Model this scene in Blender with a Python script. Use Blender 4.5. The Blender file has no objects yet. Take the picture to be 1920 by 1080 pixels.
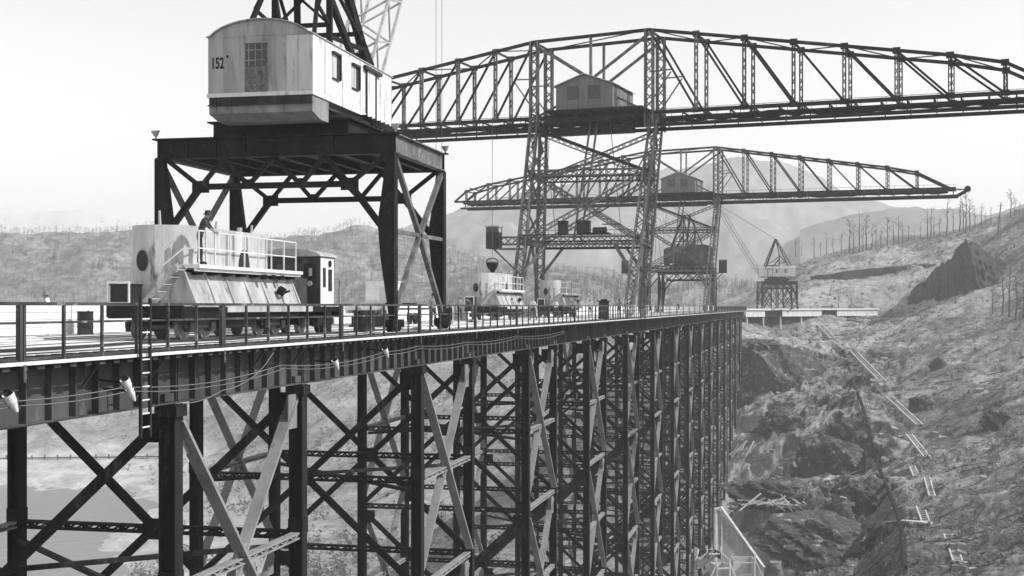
import bpy, math, random
import numpy as np
from mathutils import Vector, Matrix

random.seed(7)
RNG = np.random.default_rng(11)
S = bpy.context.scene
COL = S.collection

# ------------------------------------------------------------------ frame
F, HY, VPX = 2500.0, 575.0, 1505.0            # focal length in photo pixels, horizon row, column the trestle runs to
TH = math.atan((VPX - 960.0) / F)
CT, ST = math.cos(TH), math.sin(TH)
ZD = -1.05                                      # deck surface (eye level is 0)

def cam2w(lat, d, z=0.0):
    return Vector((d * -ST + lat * CT, d * CT + lat * ST, z))

def P(x, y, d):
    """photo pixel + distance -> world point"""
    return cam2w((x - 960.0) / F * d, d, (HY - y) / F * d)

def onX(x, X):
    """Y of the point on the line X = const seen in photo column x"""
    return X / math.tan(math.atan((x - 960.0) / F) - TH)

# ------------------------------------------------------------------ objects
def tag(o, label=None, cat=None, group=None, kind=None):
    if label: o['label'] = label
    if cat: o['category'] = cat
    if group: o['group'] = group
    if kind: o['kind'] = kind
    return o

def thing(name, loc, rz, label, cat, group=None):
    o = bpy.data.objects.new(name, None)
    COL.objects.link(o)
    o.location = loc
    o.rotation_euler = (0, 0, rz)
    o.empty_display_size = 0.3
    return tag(o, label, cat, group)

def link(name, mesh, parent=None, loc=None, rz=None):
    o = bpy.data.objects.new(name, mesh)
    COL.objects.link(o)
    if parent: o.parent = parent
    if loc is not None: o.location = loc
    if rz is not None: o.rotation_euler = (0, 0, rz)
    return o

def copy_tree(o, parent=None):
    c = o.copy()
    COL.objects.link(c)
    if parent: c.parent = parent
    for ch in list(o.children):
        copy_tree(ch, c)
    return c

V = Vector
class MB:
    def __init__(s):
        s.v, s.f = [], []
    def add(s, vs, fs):
        n = len(s.v)
        s.v.extend(tuple(v) for v in vs)
        s.f.extend(tuple(i + n for i in f) for f in fs)
        return s
    def box(s, c, sz, R=None):
        c = V(c); h = V(sz) / 2
        vs = []
        for k in range(8):
            p = V(((1 if k & 1 else -1) * h.x, (1 if k & 2 else -1) * h.y, (1 if k & 4 else -1) * h.z))
            if R is not None: p = R @ p
            vs.append(c + p)
        return s.add(vs, [(0, 2, 3, 1), (4, 5, 7, 6), (0, 1, 5, 4), (2, 6, 7, 3), (0, 4, 6, 2), (1, 3, 7, 5)])
    def frame(s, p, q, up):
        p, q = V(p), V(q)
        d = (q - p).normalized()
        up = V(up)
        x = d.cross(up)
        if x.length < 1e-4: x = d.cross(V((1, 0, 0)) if abs(d.x) < .9 else V((0, 1, 0)))
        x.normalize()
        return p, q, x, x.cross(d).normalized()
    def beam(s, p, q, w, h=None, up=(0, 0, 1), w2=None, h2=None):
        h = w if h is None else h
        p, q, x, y = s.frame(p, q, up)
        vs = []
        for (c, a, b) in ((p, w, h), (q, w2 or w, h2 or h)):
            for (i, j) in ((-1, -1), (1, -1), (1, 1), (-1, 1)):
                vs.append(c + x * (i * a / 2) + y * (j * b / 2))
        return s.add(vs, [(3, 2, 1, 0), (4, 5, 6, 7), (0, 1, 5, 4), (1, 2, 6, 5), (2, 3, 7, 6), (3, 0, 4, 7)])
    def ibeam(s, p, q, w, h, t, up=(0, 0, 1)):
        """h: distance between flanges (along up), w: flange width"""
        p, q, x, y = s.frame(p, q, up)
        for k in (-1, 1):
            o = y * (k * (h - t) / 2)
            s.beam(p + o, q + o, w, t, up)
        s.beam(p, q, t, h - 2 * t - .002, up)
        return s
    def tube(s, p, q, r, r2=None, n=6, cap=True):
        r2 = r if r2 is None else r2
        p, q, x, y = s.frame(p, q, (0, 0, 1) if abs((V(q) - V(p)).normalized().z) < .95 else (0, 1, 0))
        vs = []
        for (c, a) in ((p, r), (q, r2)):
            for k in range(n):
                t = 2 * math.pi * k / n
                vs.append(c + x * (a * math.cos(t)) + y * (a * math.sin(t)))
        fs = [(k, (k + 1) % n, n + (k + 1) % n, n + k) for k in range(n)]
        if cap: fs += [tuple(range(n))[::-1], tuple(range(n, 2 * n))]
        return s.add(vs, fs)
    def path(s, pts, r, n=5):
        for a, b in zip(pts[:-1], pts[1:]):
            s.tube(a, b, r, n=n)
        return s
    def prism(s, pts, off):
        """closed polygon pts extruded by vector off"""
        n = len(pts); off = V(off)
        vs = [V(p) for p in pts] + [V(p) + off for p in pts]
        fs = [tuple(range(n))[::-1], tuple(range(n, 2 * n))]
        fs += [(k, (k + 1) % n, n + (k + 1) % n, n + k) for k in range(n)]
        return s.add(vs, fs)
    def lattice(s, p, q, a, b, bay, c, l, up=(0, 1, 0), a2=None, b2=None):
        """four chords + lacing on the four sides"""
        a2 = a if a2 is None else a2
        b2 = b if b2 is None else b2
        p, q, x, y = s.frame(p, q, up)
        L = (q - p).length
        n = max(2, int(round(L / bay)))
        sg = ((-1, -1), (1, -1), (1, 1), (-1, 1))
        def pt(k, i):
            t = k / n
            aa = a + (a2 - a) * t; bb = b + (b2 - b) * t
            return p.lerp(q, t) + x * (sg[i][0] * aa / 2) + y * (sg[i][1] * bb / 2)
        for i in range(4):
            s.beam(pt(0, i), pt(n, i), c, c, up)
        for i in range(4):
            j = (i + 1) % 4
            for k in range(n):
                if (k + i) % 2: s.beam(pt(k, i), pt(k + 1, j), l, l, up)
                else: s.beam(pt(k, j), pt(k + 1, i), l, l, up)
        return s
    def mesh(s, name, mat, smooth=False):
        m = bpy.data.meshes.new(name)
        m.from_pydata(s.v, [], s.f)
        m.validate()
        if mat: m.materials.append(mat)
        if smooth:
            for p in m.polygons: p.use_smooth = True
        m.update()
        return m
    def build(s, name, mat, parent=None, smooth=False, loc=None, rz=None):
        return link(name, s.mesh(name, mat, smooth), parent, loc, rz)

def fix_normals(o):
    import bmesh
    bm = bmesh.new(); bm.from_mesh(o.data)
    bmesh.ops.recalc_face_normals(bm, faces=bm.faces)
    bm.to_mesh(o.data); bm.free()
    return o

# ------------------------------------------------------------------ materials
def mat(name, lo, hi, scale=3.0, rough=.75, detail=5, metal=0.0, spec=.3, bump=0.0, bscale=None, stretch=(1, 1, 1), spots=None, sspots=1.0):
    """grey procedural: noise between lo and hi, optional second noise of dark/light marks"""
    m = bpy.data.materials.new(name)
    m.use_nodes = True
    nt = m.node_tree; N = nt.nodes; L = nt.links
    b = N['Principled BSDF']
    b.inputs['Roughness'].default_value = rough
    b.inputs['Metallic'].default_value = metal
    b.inputs['Specular IOR Level'].default_value = spec
    tc = N.new('ShaderNodeTexCoord')
    mp = N.new('ShaderNodeMapping'); mp.inputs['Scale'].default_value = stretch
    L.new(tc.outputs['Object'], mp.inputs['Vector'])
    n = N.new('ShaderNodeTexNoise'); n.inputs['Scale'].default_value = scale; n.inputs['Detail'].default_value = detail
    n.inputs['Roughness'].default_value = .65
    L.new(mp.outputs['Vector'], n.inputs['Vector'])
    r = N.new('ShaderNodeValToRGB')
    r.color_ramp.elements[0].position = .32; r.color_ramp.elements[1].position = .68
    r.color_ramp.elements[0].color = (lo, lo, lo, 1); r.color_ramp.elements[1].color = (hi, hi, hi, 1)
    L.new(n.outputs['Fac'], r.inputs['Fac'])
    out = r.outputs['Color']
    if spots is not None:
        n2 = N.new('ShaderNodeTexNoise'); n2.inputs['Scale'].default_value = sspots; n2.inputs['Detail'].default_value = 7
        n2.inputs['Roughness'].default_value = .75
        L.new(mp.outputs['Vector'], n2.inputs['Vector'])
        r2 = N.new('ShaderNodeValToRGB'); r2.color_ramp.elements[0].position = .56; r2.color_ramp.elements[1].position = .68
        L.new(n2.outputs['Fac'], r2.inputs['Fac'])
        mx = N.new('ShaderNodeMixRGB'); mx.inputs['Color2'].default_value = (spots, spots, spots, 1)
        L.new(r2.outputs['Color'], mx.inputs['Fac']); L.new(out, mx.inputs['Color1'])
        out = mx.outputs['Color']
    L.new(out, b.inputs['Base Color'])
    if bump:
        nb = N.new('ShaderNodeTexNoise'); nb.inputs['Scale'].default_value = bscale or scale * 4; nb.inputs['Detail'].default_value = 6
        L.new(mp.outputs['Vector'], nb.inputs['Vector'])
        bp = N.new('ShaderNodeBump'); bp.inputs['Strength'].default_value = bump; bp.inputs['Distance'].default_value = .05
        L.new(nb.outputs['Fac'], bp.inputs['Height']); L.new(bp.outputs['Normal'], b.inputs['Normal'])
    return m

M = {}
M['black_steel'] = mat('black_steel', .006, .018, 1.5, .6, spots=.05, sspots=2.0, spec=.1)
M['trestle_steel'] = mat('trestle_steel', .012, .03, .8, .6, spots=.1, sspots=1.3, spec=.1, stretch=(1, 1, .3), bump=.25, bscale=6)
M['sunlit_steel'] = mat('sunlit_steel', .18, .34, .7, .6, spots=.12, sspots=1.4, spec=.1)  # pale copy of the trestle steel, sunlight on the bracing put into the colour
M['girder_steel'] = mat('girder_steel', .02, .12, .22, .6, spots=.2, sspots=.5, stretch=(1, 1, .35), spec=.2)
M['crane_steel'] = mat('crane_steel', .07, .2, 1.2, .6, spots=.34, sspots=1.6, spec=.1)
M['jib_steel'] = mat('jib_steel', .01, .03, .6, .6, spots=.1, sspots=1.0, spec=.1)
M['lattice_paint'] = mat('lattice_paint', .3, .5, 1.5, .55)
M['white_paint'] = mat('white_paint', .55, .8, 1.5, .6, spots=.24, sspots=1.5, stretch=(1, 1, .18), bump=.2, bscale=2.5)
M['white_steel'] = mat('white_steel', .6, .8, 3, .45)
M['shaded_cabin_paint'] = mat('shaded_cabin_paint', .27, .46, 1.6, .6, spots=.1, sspots=1.9, stretch=(1, 1, .16), bump=.3, bscale=2.2)  # greyer copy of the white side paint, end wall shade put into the colour
M['cabin_panel'] = mat('cabin_panel', .42, .6, 1.8, .6, spots=.2, sspots=2.6, stretch=(1, 1, .2))
M['skirt_steel'] = mat('skirt_steel', .16, .32, 1.5, .7, spots=.07, sspots=2.2, stretch=(1, 1, .3), bump=.3, bscale=3)
M['dark_paint'] = mat('dark_paint', .014, .035, 1.5, .5, spots=.07, sspots=2, spec=.2)
M['rust_panel'] = mat('rust_panel', .05, .22, 4, .8, spots=.3, sspots=5)
M['glass'] = mat('glass', .012, .03, 2, .12, spec=.6)
M['house_boards'] = mat('house_boards', .12, .24, 2.5, .8, spots=.08, sspots=3, stretch=(3, 3, .2))
M['tank_paint'] = mat('tank_paint', .32, .56, 1.6, .7, spots=.11, sspots=1.8, stretch=(1, 1, .22), bump=.3, bscale=2)
M['skirt_paint'] = mat('skirt_paint', .24, .5, 1.5, .7, spots=.09, sspots=1.9, stretch=(1, 1, .3), bump=.3, bscale=3)
M['loco_paint'] = mat('loco_paint', .03, .07, 2, .5, spots=.12, sspots=3)
M['deck_boards'] = mat('deck_boards', .62, .82, .9, .85, spots=.3, sspots=.7, stretch=(1, .35, 1), bump=.1)
M['dark_ties'] = mat('dark_ties', .02, .06, 1.5, .85, spots=.12, sspots=1.5)
M['parapet_paint'] = mat('parapet_paint', .6, .8, .8, .7, spots=.45, sspots=.8, stretch=(1, .5, 1))
M['rail_steel'] = mat('rail_steel', .06, .16, 3, .4)
M['handrail_paint'] = mat('handrail_paint', .025, .09, 1.2, .5, spots=.4, sspots=1.5, spec=.2)
M['timber'] = mat('timber', .4, .66, 1.2, .85, stretch=(1, 1, 1), bump=.2)
M['concrete'] = mat('concrete', .28, .42, .5, .85, spots=.5, sspots=.4, bump=.3, bscale=2)
M['rock'] = mat('rock', .035, .11, .3, .9, detail=9, spots=.46, sspots=.5, bump=1.0, bscale=1.2)
M['shaded_soil'] = mat('shaded_soil', .02, .055, .12, .95, detail=9, spots=.1, sspots=.4, bump=.8, bscale=.9)  # shade of the steep banks put into a very dark colour
M['ledge_stone'] = mat('ledge_stone', .1, .32, .5, .95, detail=9, spots=.1, sspots=.8, bump=.8, bscale=2)
M['bark'] = mat('bark', .05, .12, 2, .9)
M['far_bark'] = mat('far_bark', .05, .15, .05, .9)
M['brush'] = mat('brush', .06, .24, .5, .9)
M['stones'] = mat('stones', .1, .34, .35, .95)
M['skin'] = mat('skin', .3, .36, 5, .6)
M['shirt_dark'] = mat('shirt_dark', .03, .06, 8, .9)
M['shirt_white'] = mat('shirt_white', .6, .75, 8, .9)
M['shirt_grey'] = mat('shirt_grey', .18, .28, 8, .9)
M['trousers'] = mat('trousers', .03, .07, 8, .9)
M['felt'] = mat('felt', .02, .05, 8, .9)
M['rope'] = mat('rope', .06, .1, 8, .8)
M['wire'] = mat('wire', .12, .2, 8, .8)
# ------------------------------------------------------------------ terrain
def hash01(i, j, seed):
    h = (i.astype(np.int64) * 374761393 + j.astype(np.int64) * 668265263 + seed * 2246822519) & 0xffffffff
    h = ((h ^ (h >> 13)) * 1274126177) & 0xffffffff
    return ((h ^ (h >> 16)) & 0xffff) / 65535.0

def vnoise(x, y, seed=0):
    i = np.floor(x).astype(np.int64); j = np.floor(y).astype(np.int64)
    fx = x - i; fy = y - j
    fx = fx * fx * (3 - 2 * fx); fy = fy * fy * (3 - 2 * fy)
    a = hash01(i, j, seed); b = hash01(i + 1, j, seed); c = hash01(i, j + 1, seed); d = hash01(i + 1, j + 1, seed)
    return (a + (b - a) * fx) * (1 - fy) + (c + (d - c) * fx) * fy - .5

def fbm(x, y, octs=5, seed=0, gain=.55):
    t = np.zeros_like(x, dtype=float); a = 1.0
    for k in range(octs):
        t += a * vnoise(x, y, seed + k * 17)
        x = x * 2.03 + 11.3; y = y * 2.03 + 5.7; a *= gain
    return t

# control points: photo column, photo row, distance (m) -> the lie of the land
CP = [
 # right bank, seen from the gorge up to the wooded ridge
 (1330,600,372),(1400,596,384),(1640,594,432),(1385,690,352),(1375,800,318),(1370,900,290),(1345,980,258),(1300,1060,228),
 (1430,1075,206),(1560,1075,190),(1750,1075,175),(1920,1075,160),(2250,1075,140),
 (1430,960,250),(1500,900,262),(1650,900,243),(1800,900,224),(1920,900,206),(2250,900,180),
 (1440,800,305),(1500,750,318),(1650,750,298),(1800,750,282),(1920,750,264),(2250,750,225),
 (1440,680,345),(1480,612,392),(1560,614,392),(1500,650,362),(1650,650,345),(1800,650,330),(1920,650,310),(2250,650,265),
 (1560,550,445),(1650,570,446),(1800,575,374),(1920,580,350),(2250,560,300),
 (1560,528,462),(1700,525,455),(1850,530,402),(1920,500,392),
 (1440,562,430),(1520,492,490),(1600,470,500),(1700,442,500),(1810,430,490),(1880,412,478),(1920,392,466),(2100,330,440),(2400,260,420),
 # gorge behind the trestle, rising to the far side
 (600,1080,280),(450,1000,338),(600,900,392),(600,800,460),(600,700,565),(600,640,655),(600,575,750),(600,500,850),(600,452,950),
 (900,1080,270),(900,1000,312),(900,850,392),(900,700,500),(900,620,600),(900,575,690),(900,520,830),(900,490,960),
 (1150,1040,260),(1150,950,302),(1150,800,372),(1150,700,432),(1150,620,520),(1150,575,600),(1150,530,800),
 (1320,640,470),(1350,575,560),(1400,545,700),
 (300,862,500),(300,750,590),(300,650,700),(300,575,790),(300,500,880),(300,436,960),
 (0,862,500),(0,750,580),(0,650,690),(0,575,785),(0,500,880),(0,440,960),
 (-350,862,500),(-350,650,690),(-350,500,870),(-350,420,960),
 (680,500,880),(680,418,960),(770,450,960),
]
CW = []                                    # photo column, distance, height
for x in (-900, -350, 0, 150): CW += [(x, 60, -70), (x, 150, -70), (x, 300, -67), (x, 400, -65), (x, 450, -62.6), (x, 475, -60)]
CW += [(250, 300, -60), (250, 350, -61.2), (330, 420, -60.5), (330, 470, -59), (190, 340, -62.3), (130, 295, -62.3)]
for x in (500, 900, 1300): CW += [(x, 60, -70), (x, 130, -66)]
CW += [(900, 200, -60), (1150, 200, -52), (1700, 60, -60), (2300, 60, -50), (1700, 110, -42), (2200, 90, -38), (1400, 130, -52)]
for x, z in ((1430, -5), (1520, 0), (1700, 8), (1900, 18), (2300, 40)): CW += [(x, 620, z), (x, 900, z - 30)]
for x in (-900, -300, 0, 300, 600, 900, 1150): CW += [(x, 1150, 30), (x, 1500, 0)]
for x in (1500, 2000, 2600): CW += [(x, 1500, -20)]
CW += [(-900, 700, -20), (-900, 960, 60), (2900, 150, -10), (2900, 400, 70), (2900, 60, -40)]
_pts, _z = [], []
for x, y, d in CP: _pts.append((x / 400, math.log(d) * 4)); _z.append((HY - y) / F * d)
for x, d, z in CW: _pts.append((x / 400, math.log(d) * 4)); _z.append(z)
_pts = np.array(_pts); _z = np.array(_z)

def _U(r2): return np.where(r2 > 1e-12, r2 * np.log(np.maximum(r2, 1e-12)), 0.0)
_n = len(_pts)
_K = _U(((_pts[:, None, :] - _pts[None, :, :]) ** 2).sum(-1)) + np.eye(_n) * .02
_A = np.zeros((_n + 3, _n + 3)); _A[:_n, :_n] = _K
_A[:_n, _n] = 1; _A[:_n, _n + 1:] = _pts; _A[_n, :_n] = 1; _A[_n + 1:, :_n] = _pts.T
_W = np.linalg.solve(_A, np.concatenate([_z, np.zeros(3)]))

def tz(xi, d):
    """smooth terrain height at photo column xi and distance d (arrays)"""
    xi = np.asarray(xi, float).ravel(); d = np.asarray(d, float).ravel()
    out = np.empty(len(xi))
    for k in range(0, len(xi), 20000):
        q = np.stack([xi[k:k + 20000] / 400, np.log(d[k:k + 20000]) * 4], -1)
        r2 = ((q[:, None, :] - _pts[None, :, :]) ** 2).sum(-1)
        out[k:k + 20000] = _U(r2) @ _W[:_n] + _W[_n] + q @ _W[_n + 1:]
    return out

def seg_dist(px, py, pts):
    """distance from image points to a polyline in the photo"""
    best = np.full(px.shape, 1e9)
    for (ax, ay), (bx, by) in zip(pts[:-1], pts[1:]):
        dx, dy = bx - ax, by - ay
        t = np.clip(((px - ax) * dx + (py - ay) * dy) / (dx * dx + dy * dy), 0, 1)
        best = np.minimum(best, np.hypot(px - ax - t * dx, py - ay - t * dy))
    return best

ROCKS = []          # extra steep bumps: filled below (photo column, distance, half width m, half depth m, height m)
def terrain(xi, d, rough=True):
    xi = np.asarray(xi, float).ravel(); d = np.asarray(d, float).ravel()
    z = tz(xi, d)
    z = np.clip(z, -72, 90)
    lat = (xi - 960) / F * d
    X = d * -ST + lat * CT; Y = d * CT + lat * ST
    if rough:
        right = np.clip((xi - 1330) / 90, 0, 1) * np.clip((560 - d) / 80, 0, 1)
        amp = np.clip((z + 64) / 8, .22, 1)
        z = z + amp * (fbm(X / 26, Y / 26, 6, 3) * (2.2 + 1.4 * right)) + right * fbm(X / 5, Y / 5, 4, 9) * 1.1
        py = HY - z / d * F
        crag = np.clip((1700 - xi) / 70, 0, 1) * np.clip((xi - 1355) / 40, 0, 1) * np.clip((py - 630) / 40, 0, 1) * np.clip((372 - d) / 20, 0, 1)
        q = fbm(X / 17 + Y / 60, Y / 19, 4, 55) * 3.2 + fbm(X / 5, Y / 6, 3, 58) * .5
        st = np.floor(q) + np.clip((q - np.floor(q) - .55) / .25, 0, 1)
        z = z + crag * (st * 2.9 + np.abs(fbm(X / 3.2, Y / 3.2, 3, 61)) * -1.3)
        # gullies on the far slopes
        far = np.clip((d - 420) / 150, 0, 1) * (1 - right)
        z = z + far * amp * (np.abs(fbm(X / 70, Y / 70, 4, 31)) * -16 + 4)
    return z

def grid_terrain():
    xs = np.concatenate([np.linspace(-1400, -120, 60), np.linspace(-110, 1310, 300), np.linspace(1314, 1960, 360), np.linspace(1970, 3300, 70)])
    ds = np.concatenate([np.geomspace(25, 150, 22), np.geomspace(152, 520, 420), np.geomspace(523, 1050, 130), np.geomspace(1065, 2600, 24)])
    XI, D = np.meshgrid(xs, ds)
    z = terrain(XI, D).reshape(XI.shape)
    lat = (XI - 960) / F * D
    X = D * -ST + lat * CT; Y = D * CT + lat * ST
    z = z + np.clip(1 - np.abs(z + 61.5) / 2.5, 0, 1).reshape(z.shape) * fbm(X / 7, Y / 7, 4, 121) * 1.6
    # zones (what the ground is made of): bare earth tracks, sand by the river
    py = HY - z / D * F
    trail = seg_dist(XI, py, [(1475, 648), (1560, 655), (1620, 648), (1668, 620), (1705, 596), (1745, 572), (1810, 560), (1890, 545)])
    trail2 = seg_dist(XI, py, [(1762, 835), (1806, 885), (1855, 950), (1908, 1055)])
    trail3 = seg_dist(XI, py, [(1520, 545), (1650, 532), (1745, 512)])
    spur = seg_dist(XI, py, [(1440, 558), (1690, 556), (1850, 548)])
    nz = fbm(X / 9, Y / 9, 4, 77)
    bare = np.maximum.reduce([1.0 - np.clip((trail - 5) / 7, 0, 1), (1.0 - np.clip((trail2 - 1.5) / 3, 0, 1)) * (nz > 0), (1.0 - np.clip((trail3 - 5) / 8, 0, 1)), .7 * (1.0 - np.clip((spur - 12) / 16, 0, 1)) * (nz > -.15)])
    bare = np.where(D > 600, 0, bare)
    lower = np.clip((1500 - XI) / 120 + nz, 0, 1) * np.clip((XI - 1300) / 60, 0, 1) * (D < 330)
    bare = np.maximum(bare, .75 * lower)
    sand = np.clip((-52.5 - z + nz * 5) / 4, 0, 1) * np.clip((620 - XI) / 260, 0, 1)
    wood = np.clip((D - 600) / 120, 0, 1)
    nx, ny = len(xs), len(ds)
    verts = np.stack([X, Y, z], -1).reshape(-1, 3)
    idx = np.arange(nx * ny).reshape(ny, nx)
    faces = np.stack([idx[:-1, :-1], idx[:-1, 1:], idx[1:, 1:], idx[1:, :-1]], -1).reshape(-1, 4)
    me = bpy.data.meshes.new('ground')
    me.vertices.add(len(verts)); me.vertices.foreach_set('co', verts.ravel())
    me.loops.add(faces.size); me.loops.foreach_set('vertex_index', faces.ravel().astype(np.int32))
    me.polygons.add(len(faces)); me.polygons.foreach_set('loop_start', np.arange(0, faces.size, 4, dtype=np.int32))
    me.polygons.foreach_set('loop_total', np.full(len(faces), 4, np.int32))
    fx, fd = XI[:-1, :-1].ravel(), D[:-1, :-1].ravel()
    me.polygons.foreach_set('use_smooth', ~((fx > 1360) & (fx < 1690) & (fd < 365)))
    me.update(); me.validate()
    ca = me.color_attributes.new('zone', 'FLOAT_COLOR', 'POINT')
    c = np.ones((len(verts), 4), np.float32)
    c[:, 0] = bare.ravel(); c[:, 1] = sand.ravel(); c[:, 2] = wood.ravel(); c[:, 3] = (np.clip((1345 - XI) / 60, 0, 1) * .75 + .25 * (fbm(X / 60, Y / 60, 3, 91) > 0)).ravel()
    ca.data.foreach_set('color', c.ravel())
    return me

def ground_mat():
    m = bpy.data.materials.new('ground_earth'); m.use_nodes = True
    nt = m.node_tree; N = nt.nodes; L = nt.links
    b = N['Principled BSDF']; b.inputs['Roughness'].default_value = .95; b.inputs['Specular IOR Level'].default_value = .1
    g = N.new('ShaderNodeNewGeometry')
    def noise(sc, det, ro=.6):
        n = N.new('ShaderNodeTexNoise'); n.inputs['Scale'].default_value = sc; n.inputs['Detail'].default_value = det; n.inputs['Roughness'].default_value = ro
        L.new(g.outputs['Position'], n.inputs['Vector']); return n.outputs['Fac']
    def ramp(f, stops):
        r = N.new('ShaderNodeValToRGB'); e = r.color_ramp.elements
        while len(e) < len(stops): e.new(.5)
        for k, (p, v) in enumerate(stops): e[k].position = p; e[k].color = (v, v, v, 1)
        L.new(f, r.inputs['Fac']); return r.outputs['Color']
    def mix(f, a, c, mode='MIX'):
        x = N.new('ShaderNodeMixRGB'); x.blend_type = mode
        if isinstance(f, float): x.inputs['Fac'].default_value = f
        else: L.new(f, x.inputs['Fac'])
        for s, k in ((a, 'Color1'), (c, 'Color2')):
            if isinstance(s, float): x.inputs[k].default_value = (s, s, s, 1)
            else: L.new(s, x.inputs[k])
        return x.outputs['Color']
    at = N.new('ShaderNodeVertexColor'); at.layer_name = 'zone'
    sp = N.new('ShaderNodeSeparateColor'); L.new(at.outputs['Color'], sp.inputs['Color'])
    base = ramp(noise(.05, 9, .7), [(.3, .08), (.5, .24), (.7, .48)])
    fine = ramp(noise(.55, 8, .75), [(.36, .45), (.5, 1.0), (.64, 1.6)])
    earth = mix(1.0, base, fine, 'MULTIPLY')
    speck = ramp(noise(1.3, 6, .8), [(.6, 0), (.68, .9)])
    earth = mix(speck, earth, .035)
    light = ramp(noise(.7, 7, .75), [(.6, 0), (.7, .8)])
    earth = mix(light, earth, .5)
    bare = ramp(noise(.5, 8, .7), [(.3, .24), (.7, .58)])
    sand = ramp(noise(.11, 10, .78), [(.36, .34), (.5, .52), (.64, .7)])
    wood = mix(1.0, ramp(noise(.02, 8, .7), [(.3, .08), (.7, .22)]), ramp(noise(.12, 8, .8), [(.38, .45), (.62, 2.3)]), 'MULTIPLY')
    pale = mix(1.0, earth, 1.5, 'MULTIPLY'); pale = mix(.5, pale, ramp(noise(.09, 9, .75), [(.35, .14), (.65, .42)]))
    earth = mix(at.outputs['Alpha'], earth, pale)
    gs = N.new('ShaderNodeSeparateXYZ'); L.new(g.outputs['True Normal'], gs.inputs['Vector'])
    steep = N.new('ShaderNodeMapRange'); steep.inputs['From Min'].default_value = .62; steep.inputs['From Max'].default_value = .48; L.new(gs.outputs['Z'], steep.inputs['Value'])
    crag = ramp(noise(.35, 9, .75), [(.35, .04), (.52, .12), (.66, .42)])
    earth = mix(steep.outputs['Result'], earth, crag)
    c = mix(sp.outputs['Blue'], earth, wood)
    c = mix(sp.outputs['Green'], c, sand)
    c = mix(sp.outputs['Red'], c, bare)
    L.new(c, b.inputs['Base Color'])
    bp = N.new('ShaderNodeBump'); bp.inputs['Strength'].default_value = 1.0; bp.inputs['Distance'].default_value = .9
    L.new(noise(.7, 12, .78), bp.inputs['Height']); L.new(bp.outputs['Normal'], b.inputs['Normal'])
    return m

gme = grid_terrain()
gme.materials.append(ground_mat())
tag(link('ground', gme), kind='structure')

def ground_at(x, y, dmin=120, dmax=1000, rough=True):
    """point of the terrain seen at photo pixel (x, y)"""
    ds = np.geomspace(dmin, dmax, 700)
    zr = (HY - y) / F * ds
    zt = terrain(np.full(700, x), ds, rough)
    below = np.nonzero(zr <= zt)[0]
    k = int(below[0]) if len(below) else 699
    return P(x, y, ds[k]), float(ds[k])

def to_col(X, Y):
    d = -X * ST + Y * CT; lat = X * CT + Y * ST
    return 960 + F * lat / d, d

def ground_z(X, Y):
    c, d = to_col(X, Y)
    return float(terrain([c], [max(d, 30)])[0])

# water
def water():
    m = bpy.data.materials.new('river_water'); m.use_nodes = True
    nt = m.node_tree; b = nt.nodes['Principled BSDF']
    b.inputs['Base Color'].default_value = (.17, .17, .17, 1); b.inputs['Roughness'].default_value = .2
    n = nt.nodes.new('ShaderNodeTexNoise'); n.inputs['Scale'].default_value = .25; n.inputs['Detail'].default_value = 9
    g = nt.nodes.new('ShaderNodeNewGeometry'); nt.links.new(g.outputs['Position'], n.inputs['Vector'])
    bp = nt.nodes.new('ShaderNodeBump'); bp.inputs['Strength'].default_value = .6; bp.inputs['Distance'].default_value = .5
    nt.links.new(n.outputs['Fac'], bp.inputs['Height']); nt.links.new(bp.outputs['Normal'], b.inputs['Normal'])
    mb = MB(); mb.add([(-1400, -20, -62), (60, -20, -62), (60, 700, -62), (-1400, 700, -62)], [(0, 1, 2, 3)])
    tag(mb.build('river', m), kind='structure')
water()

# far mountains: real ridges with depth, some haze put into their pale colours
def mountain(name, ridge, d0, dback, zbase, lo, hi, seed, bump):
    """ridge: photo points of the skyline, d0 distance of the skyline, dback half depth"""
    xs = np.linspace(ridge[0][0], ridge[-1][0], 190)
    ys = np.interp(xs, [p[0] for p in ridge], [p[1] for p in ridge])
    vs = []
    rows = 56
    tt = np.concatenate([np.linspace(-1, 0, 40), np.linspace(.05, 1, rows - 40)])
    XI, T = np.meshgrid(xs, tt)
    YS = np.broadcast_to(ys, XI.shape)
    D = d0 + dback * T
    top = (HY - YS) / F * d0
    z = zbase + (top - zbase) * (1 - np.abs(T)) ** .8
    lat = (XI - 960) / F * D
    X = D * -ST + lat * CT; Y = D * CT + lat * ST
    w = np.clip(np.abs(T) * 4, .12, 1)
    z = z + w * (np.abs(fbm(X / 160, Y / 160, 6, seed)) * -bump * 2 + bump * .4) + fbm(X / 18, Y / 18, 3, seed + 5) * bump * .22
    nx = len(xs); idx = np.arange(XI.size).reshape(XI.shape)
    f = np.stack([idx[:-1, :-1], idx[:-1, 1:], idx[1:, 1:], idx[1:, :-1]], -1).reshape(-1, 4)
    me = bpy.data.meshes.new(name)
    me.from_pydata(np.stack([X, Y, z], -1).reshape(-1, 3).tolist(), [], f.tolist())
    for p in me.polygons: p.use_smooth = True
    m = mat(name + '_hazed_woods', lo, hi, .012, .95, 9, spots=.16, sspots=.05, bump=.6, bscale=.08)
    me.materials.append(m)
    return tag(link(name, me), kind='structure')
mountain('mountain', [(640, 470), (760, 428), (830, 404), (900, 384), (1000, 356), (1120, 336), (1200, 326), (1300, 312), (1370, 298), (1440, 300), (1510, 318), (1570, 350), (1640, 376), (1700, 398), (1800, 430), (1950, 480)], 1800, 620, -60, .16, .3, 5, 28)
mountain('hills', [(-300, 384), (-100, 390), (60, 398), (160, 394), (260, 410), (380, 428), (600, 440), (900, 450)], 2950, 240, -40, .55, .7, 15, 14)  # farthest ridge, colour paled to imitate haze
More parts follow.
